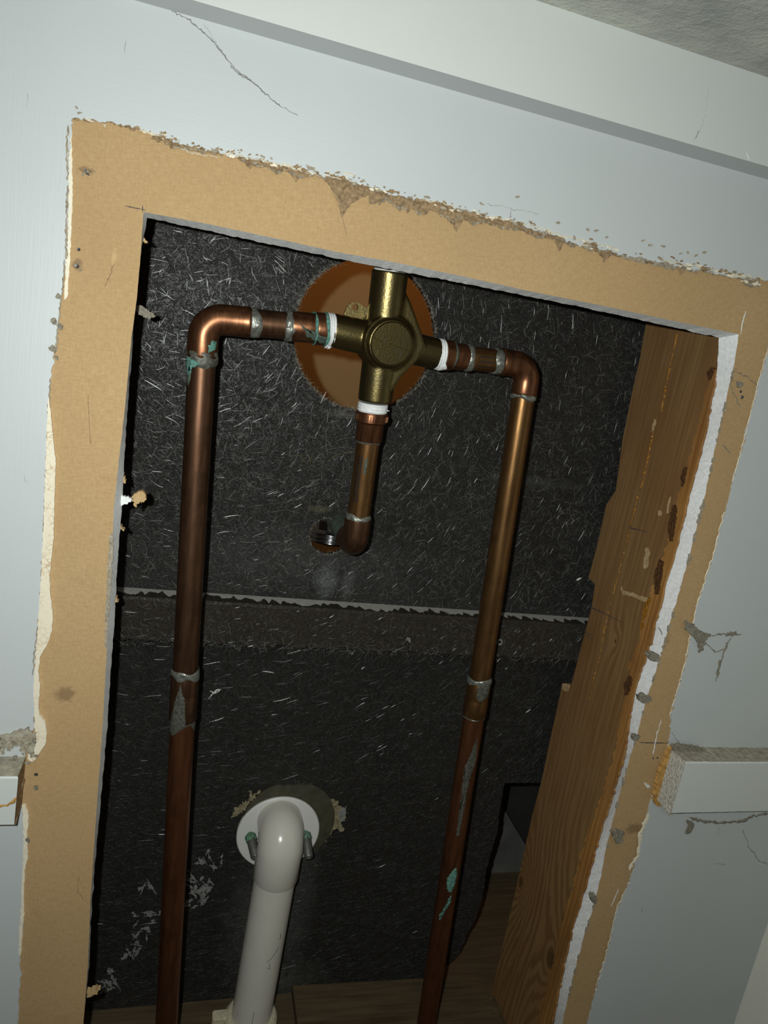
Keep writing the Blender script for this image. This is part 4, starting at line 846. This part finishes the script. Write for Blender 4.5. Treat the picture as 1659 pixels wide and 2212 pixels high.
sleeve('solder_joint', Rc, Rp, RP, SOLDER, rroot, 0.0008, 0.0012, (f0-Rc).length-0.0005, (f0-Rc).length+0.0068, 0.0007, 31)
sB = (at(1013, 762, dR-.004)-Rc).dot(ahR)
lathe('adapter', Rc+ahR*sB, Rp, [(0, RF-.0007), (0.001, RF-.0004), (0.0125, RF-.0004), (0.013, RF+0.0006), (0.0145, RF+0.0010), (0.0195, RF+0.0008), (0.020, RF-0.0002), (0.021, RF+0.0003), (0.022, RF-0.0002), (La2-sB+0.002, RF-0.0008)], COPPER_BRIGHT, rroot)
sleeve('solder_joint', Rc, Rp, RP+0.0003, SOLDER, rroot, 0.0008, 0.0010, sB-0.0030, sB+0.0028, 0.0008, 32)
sleeve('verdigris', Rc, Rp, RF-0.0001, VERDI_D, rroot, 0.0005, 0.0005, sB+0.0115, sB+0.0135, 0.0005, 33)
tape(rroot, Rc, Rp, La2-0.0042, La2+0.0010, RF+0.0006, 34, 6, (2.3, 3.4))
patch('tape_flap', Rc, Rp, RF+0.0010, [(La2-0.004, 0.6), (La2-0.002, 0.6), (La2-0.001, 1.6), (La2-0.007, 1.0)], TAPE, rroot, 0.0005, 35, 0.0002)
# black ruled lines and print on the pipes
def lineprint(root, a, b, r, s0, s1, th, wd=0.00035, sg=1):
    a = Vector(a); b = Vector(b); d = (b-a).normalized(); u_, v_ = frame(d); rgt = v_ if v_.x > 0 else -v_
    if abs(d.x) > 0.7: rgt = v_ if v_.z < 0 else -v_
    vs = []; n = 8
    for i in range(n):
        s = s0+(s1-s0)*i/(n-1)
        for q in (-1, 1): t = th+q*wd/r; vs.append(a+d*s+(u_*math.cos(t)+rgt*math.sin(t))*(r+0.00008))
    mesh('printed_line', vs, [(2*i, 2*i+1, 2*i+3, 2*i+2) for i in range(n-1)], BLACKINK, root)
for th in (-0.25, 0.15, 0.6): lineprint(rroot, Rc, Rp, RP*0.97, (f0-Rc).length+0.008, sB-0.006, th, 0.0004)
rr = random.Random(12); s = sR(1135, 948); vs = []; fs = []
uR, vR = frame(avR); rgtR = vR if vR.x > 0 else -vR
while s < sR(1093, 1230):
    if rr.random() < 0.16: s += 0.004; continue
    for q in range(rr.choice([1, 2, 2, 3])):
        t0 = 0.82+rr.choice([0, 0.12]); t1_ = t0+rr.choice([0.12, 0.25]); w_ = 0.0004; k = len(vs); so = s+rr.choice([0, 0.0011])
        for (ss, t) in ((so, t0), (so+w_, t0), (so+w_, t1_), (so, t1_)): vs.append(Rc+avR*ss+(uR*math.cos(t)+rgtR*math.sin(t))*(RP+0.0001))
        fs.append((k, k+1, k+2, k+3))
    s += 0.0024
mesh('printed_marking', vs, fs, BLACKINK, rroot)['label'] = 'row of tiny worn black print along the pipe edge'
lineprint(rroot, Rc, Rb, RP, sv+0.006, sR(1135, 948), 0.85, 0.0003)
# --- tub spout drop
Bt = at(806, 872, 0.060); Bc = at(766, 1178, 0.066); Bi = Vector((at(766, 1178, 0.066).x-0.001, DP+0.035, at(766, 1178, 0.066).z+0.001))
drop = empty('spout_drop_pipe', Vector(Bc), 'short copper pipe dropping below the valve and turning back through the small hole', 'pipe')
ad = (Bc-Bt).normalized(); ai = (Bi-Bc).normalized()
def sD(px, py): return (at(px, py, 0.062)-Bt).dot(ad)
q1, q2, q3, q4 = sD(804, 888), sD(803, 912), sD(797, 952), sD(778, 1122)
lathe('adapter', Bt, Bc, [(0, RF-.0005), (q1, RF-.0003), (q1+.0004, RF+0.0012), (q1+0.002, RF+0.0018), (q2-0.001, RF+0.0018), (q2, RF+0.0004), (q2+.0008, RF), (q3-.0006, RF-0.0002), (q3, RF-.0006)], COPPER_BRIGHT, drop)
u_, v_ = frame(ad); vs = []; fs = []
for k_ in range(16):                                    # raised letter-like ticks round the collar
    t = -1.3+k_*0.17; b0 = len(vs); rr_ = RF+0.0019
    for (s, tt) in ((q1+.0020, t), (q1+.0020, t+0.06), (q2-.0018, t+0.06), (q2-.0018, t)): vs.append(Bt+ad*s+(u_*math.cos(tt)+v_*math.sin(tt))*rr_)
    for (s, tt) in ((q1+.0024, t+.015), (q1+.0024, t+0.045), (q2-.0022, t+0.045), (q2-.0022, t+.015)): vs.append(Bt+ad*s+(u_*math.cos(tt)+v_*math.sin(tt))*(rr_+0.0005))
    fs += [(b0+4, b0+5, b0+6, b0+7)]+[(b0+i, b0+(i+1) % 4, b0+4+(i+1) % 4, b0+4+i) for i in range(4)]
mesh('raised_marks', vs, fs, COPPER_BRIGHT, drop)
tape(drop, Bt, Bc, -0.0005, q1+0.0002, RF+0.0004, 41, 5)
tube('pipe', [Bt+ad*(q3-.002), Bt+ad*(q4+0.002)], RP*0.95, COPPER_GOLD, drop)
sleeve('solder_joint', Bt, Bc, RP*0.95, GREYFLUX, drop, 0.0004, 0.0006, q3-0.0008, q3+0.0012, 0.0005, 42)
for th in (-0.9, -0.6): lineprint(drop, Bt, Bc, RP*0.95, q3+0.010, q4-0.014, th, 0.0005)
patch('verdigris', Bt, Bc, RP*0.95, [(q3+0.011, -0.2), (q3+0.011, -0.05), (q3+0.022, -0.1), (q3+0.024, -0.3), (q3+0.014, -0.32)], VERDI_D, drop, 0.0002, 43, 0.0002)
arc = bend(Bc-ad*0.04, Bc, Bc+ai*0.04, 0.0105)
pth = [Bt+ad*q4, Bt+ad*(q4+0.001)]+arc+[Bc+ai*0.022]
tube('elbow', pth, [RF*0.99]+[RF]*(len(pth)-1), COPPER, drop, 48)
sleeve('solder_joint', Bt, Bc, RP*0.95+0.0002, SOLDER, drop, 0.0010, 0.0006, q4-0.0040, q4+0.0016, 0.0009, 45)
tube('stub_pipe', [Bc+ai*0.016, Bi], RP*1.02, simple('grey_green_copper', (0.10, 0.12, 0.10), 0.6, 0.3, 0.35, 150, 0.4), drop)['label'] = 'grey-green tarnished stub'
# chrome nipple seen in the small hole
cc = Vector((at(716, 1158, DP+0.045).x, DP+0.045, at(716, 1178, DP+0.029).z+0.013)); nip = empty('chrome_spout_fitting', cc, 'ribbed chrome fitting glinting inside the small lower hole', 'fitting')
prof_ = [(0, 0.0), (0.0, 0.0215)]
for i in range(3): z = 0.0004+i*0.0036; prof_ += [(z+0.0034*k/8, 0.0225+0.0014*math.sin(PI*k/8)) for k in range(9)]
prof_ += [(0.0125, 0.0205), (0.035, 0.0205), (0.035, 0.0)]
lathe('ribbed_sleeve', cc+Vector((0, 0, -0.0130)), cc+Vector((0, 0.001, 0.03)), prof_, CHROME, nip, 48)

# ================================================================ BRASS VALVE
val = empty('mixing_valve', Vector(Vc), 'olive brass cross-shaped shower valve body with a round boss', 'valve')
vt = at(843, 586, 0.052); vb = at(810, 866, 0.060); vax = (vb-vt).normalized()
RV = 0.0122
def node_body():
    bm = bmesh.new()
    def cyl(a, b, r0, r1=None):
        a, b = Vector(a), Vector(b); r1 = r1 or r0; d = (b-a); L = d.length; mt = Matrix.Translation((a+b)/2) @ d.to_track_quat('Z', 'Y').to_matrix().to_4x4()
        bmesh.ops.create_cone(bm, cap_ends=True, segments=48, radius1=r0, radius2=r1, depth=L, matrix=mt)
    cyl(vt, vb, RV, RV*0.99)
    mid = (vt+vb)/2; ctr = Vc
    cyl(Lp-hdir*0.0, Lp+hdir*0.030, 0.0112, 0.0117); cyl(Lp+hdir*0.028, Rp, 0.0116, 0.0108)
    nrm = hdir.cross(vax); nrm = nrm if nrm.y < 0 else -nrm
    # bulged body round the crossing and the diamond web on the right
    up = -vax
    bmesh.ops.create_icosphere(bm, subdivisions=4, radius=0.0195, matrix=Matrix.Translation(ctr-nrm*0.003) @ Matrix.Diagonal((1.0, 0.72, 1.02, 1)))
    cyl(ctr-nrm*0.010, ctr+nrm*0.0132, 0.0200, 0.0182)
    cyl(ctr+nrm*0.0125, ctr+nrm*0.0165, 0.0172, 0.0152)
    pw = [(878, 628), (890, 652), (916, 724), (922, 743), (921, 753), (904, 780), (872, 812), (848, 848), (820, 800), (815, 690)]; pts = pw; lo = []; hi = []
    for (x, y) in pw: lo.append(bm.verts.new(at(x, y, 0.053)+Vector((0, 0.017, 0)))); hi.append(bm.verts.new(at(x-3, y, 0.0485)))
    bm.faces.new(hi); bm.faces.new(lo[::-1])
    for i in range(len(pts)): j = (i+1) % len(pts); bm.faces.new((lo[i], lo[j], hi[j], hi[i]))
    return bm, nrm, up
bm, nrm, up = node_body()
bmesh.ops.recalc_face_normals(bm, faces=bm.faces)
me = bpy.data.meshes.new('body'); bm.to_mesh(me); bm.free()
vbod = link('body', me, BRASS, val)
md = vbod.modifiers.new('remesh', 'REMESH'); md.mode = 'VOXEL'; md.voxel_size = 0.0007; md.use_smooth_shade = True
md = vbod.modifiers.new('smooth', 'SMOOTH'); md.factor = 0.5; md.iterations = 7
# flat boss face with a raised rim
bc = Vc+nrm*0.0160
o = lathe('boss_cap', bc-nrm*0.004, bc+nrm*0.01, [(0, 0.0150), (0.0030, 0.0150), (0.0044, 0.0146), (0.0052, 0.0138), (0.0052, 0.0)], BRASS, val, 64)
# casting line across the boss
def vridge(x0, z0, x1, z1, r, name, mat, lift):
    a = Vc+hdir*x0+up*z0+nrm*lift; b = Vc+hdir*x1+up*z1+nrm*lift; n_ = 14; rr_ = random.Random(int(x0*1e5)+3)
    tube(name, [a.lerp(b, i/(n_-1))+up*rr_.uniform(-.00015, .00015) for i in range(n_)], [r*rr_.uniform(0.4, 1.2) for _ in range(n_)], mat, val, 8)
vridge(-0.0135, 0.0015, -0.006, 0.0, 0.00025, 'casting_seam', BRASS, 0.0173); vridge(-0.003, 0.0, 0.0135, -0.002, 0.00022, 'casting_seam', BRASS, 0.0173)
vridge(-0.0095, -0.006, -0.0080, -0.0105, 0.0005, 'casting_flaw', BRASS, 0.0173); vridge(0.002, -0.004, 0.007, -0.0038, 0.0002, 'casting_seam', INK, 0.0172); vridge(0.007, -0.004, 0.0066, -0.009, 0.0002, 'casting_seam', INK, 0.0172)
vridge(-0.008, 0.004, -0.004, 0.0, 0.0002, 'casting_seam', INK, 0.0172)
# mounting ear behind, upper left
ea = at(770, 668, 0.066); 
earpts = [(742, 678), (750, 660), (760, 653), (772, 654), (806, 676), (806, 700), (748, 700), (746, 684)]
hp = at(766, 664, 0.066)
hole_e = [(hp.x+0.0022*math.cos(2*PI*k/20), hp.z+0.0022*math.sin(2*PI*k/20)) for k in range(20)]
o = plate('mounting_ear', pxz([tuple(p) for p in resample(earpts+[earpts[0]], 40)[:-1]], 0.066), [hole_e], 0.064, 0.0665, BRASS, val)
md = o.modifiers.new('bev', 'BEVEL'); md.width = 0.0005; md.segments = 2
o['label'] = 'flat brass ear with a screw hole'
# shower outlet: tape and start of the upper pipe
ut = vt-vax*0.03
tape(val, vt, ut, -0.0004, 0.0042, RF+0.0006, 51, 4)
tube('outlet_pipe', [vt, vt-vax*0.06], RP, COPPER, val)

# ================================================================ PVC OVERFLOW DRAIN
pv = empty('overflow_drain_pipe', at(545, 2160, 0.085), 'white plastic overflow pipe with a round flange curving down behind the opening', 'drain pipe')
dV = 0.098; RPV = 0.0182
Fc = at(605, 1786, DP-0.003)
eC = at(609, 1808, dV); pB = at(533, 2250, dV-0.004)
Fl = lathe('flange', Vector((at(601, 1797, DL).x, DL+0.001, at(601, 1797, DL).z)), Vector((at(601, 1797, DL).x, 0, at(601, 1797, DL).z)), [(0, 0.0375), (0.003, 0.0375), (0.004, 0.0365), (0.004, 0.0)], PVC_FL, pv, 80)
av_ = (pB-eC).normalized(); iy = Vector((0, 1, 0))
arc = bend(eC+iy*0.05, eC, eC+av_*0.05, 0.0125, 14)
eE = eC+av_*0.040
pth = [eC+iy*(DL-0.002-eC.y)]+arc+[eE-av_*0.0012, eE]
tube('elbow', pth, [RPV*1.09]*(len(pth)-1)+[RPV*1.05], PVC, pv, 56)
tube('pipe', [eE-av_*0.004, pB], RPV, PVC, pv, 56)
# crack lines on pipe
uP, vP = frame(av_); rgP = vP if vP.x > 0 else -vP
for i, pts in enumerate(([(0.085, 0.55), (0.088, 0.65), (0.092, 0.6)], [(0.100, 0.6), (0.108, 0.35), (0.112, 0.1)], [(0.114, 0.25), (0.120, 0.3), (0.118, 0.15)], [(0.165, -0.1), (0.180, -0.12)])):
    q = resample(pts, 10); tube('hairline_mark', [eE+av_*(s-0.04)+(uP*math.cos(t)+rgP*math.sin(t))*RPV for s, t in q], 0.00022, INK, pv, 6)
# collar at the bottom
cb = eC+av_*((at(540, 2182, dV)-eC).dot(av_))
lathe('slip_nut', cb, cb+av_*0.03, [(0, RPV*0.98), (0.0, RPV+0.0035), (0.002, RPV+0.0058), (0.004, RPV+0.0062), (0.025, RPV+0.0062)], PVC_OLD, pv, 48)
p_ = at(468, 2196, dV)
o = box('nut_wing', (p_.x-0.004, dV-0.006, p_.z-0.016), (p_.x+0.010, dV+0.004, p_.z+0.004), PVC_OLD, pv, 0.0012)
# screws either side of elbow
for (a, b) in (((541, 1806), (552, 1853)), ((660, 1803), (667, 1853))):
    A = at(*a, DL-0.012); B = at(*b, DL-0.030); dd = (B-A).normalized(); L = (B-A).length
    lathe('clamp_screw', A, B, [(0, 0.0042), (L*0.93, 0.0040), (L, 0.0036), (L, 0.0024), (L-0.003, 0.0022), (L-0.003, 0)], SCREWM, pv, 20)
    lathe('green_corrosion', A-dd*0.003, B, [(0, 0.002), (0.002, 0.0040), (0.005, 0.0046), (0.007, 0.0043), (0.008, 0.0040)], GREENB, pv, 24, 0.0009, 3)
# dark olive disc added in place of the flange recess, and smeared resin
gc = at(624, 1777, DL)
lathe('recess_disc', Vector((gc.x, DL+0.0016, gc.z)), Vector((gc.x, 0, gc.z)), [(0, 0.0425), (0.0018, 0.0425), (0.0022, 0.0405), (0.0022, 0.0)], OLIVE, pv, 80)
blob('resin_smear', [(690, 1735), (706, 1722), (730, 1730), (722, 1745), (738, 1742), (746, 1760), (736, 1778), (744, 1795), (720, 1790), (708, 1812), (690, 1822), (694, 1780)], DL+0.001, RESIN, low_panel, 0.0009, 700, 4, 2.2)
blob('resin_smear', [(738, 1745), (748, 1742), (744, 1770), (736, 1772), (728, 1756)], DL+0.001, PALE, low_panel, 0.0014, 701, 3, 1.5)
blob('resin_smear', [(518, 1740), (540, 1722), (538, 1706), (546, 1718), (560, 1708), (530, 1745), (498, 1768), (505, 1752)], DL+0.001, RESIN, low_panel, 0.0012, 702, 3, 2.0)
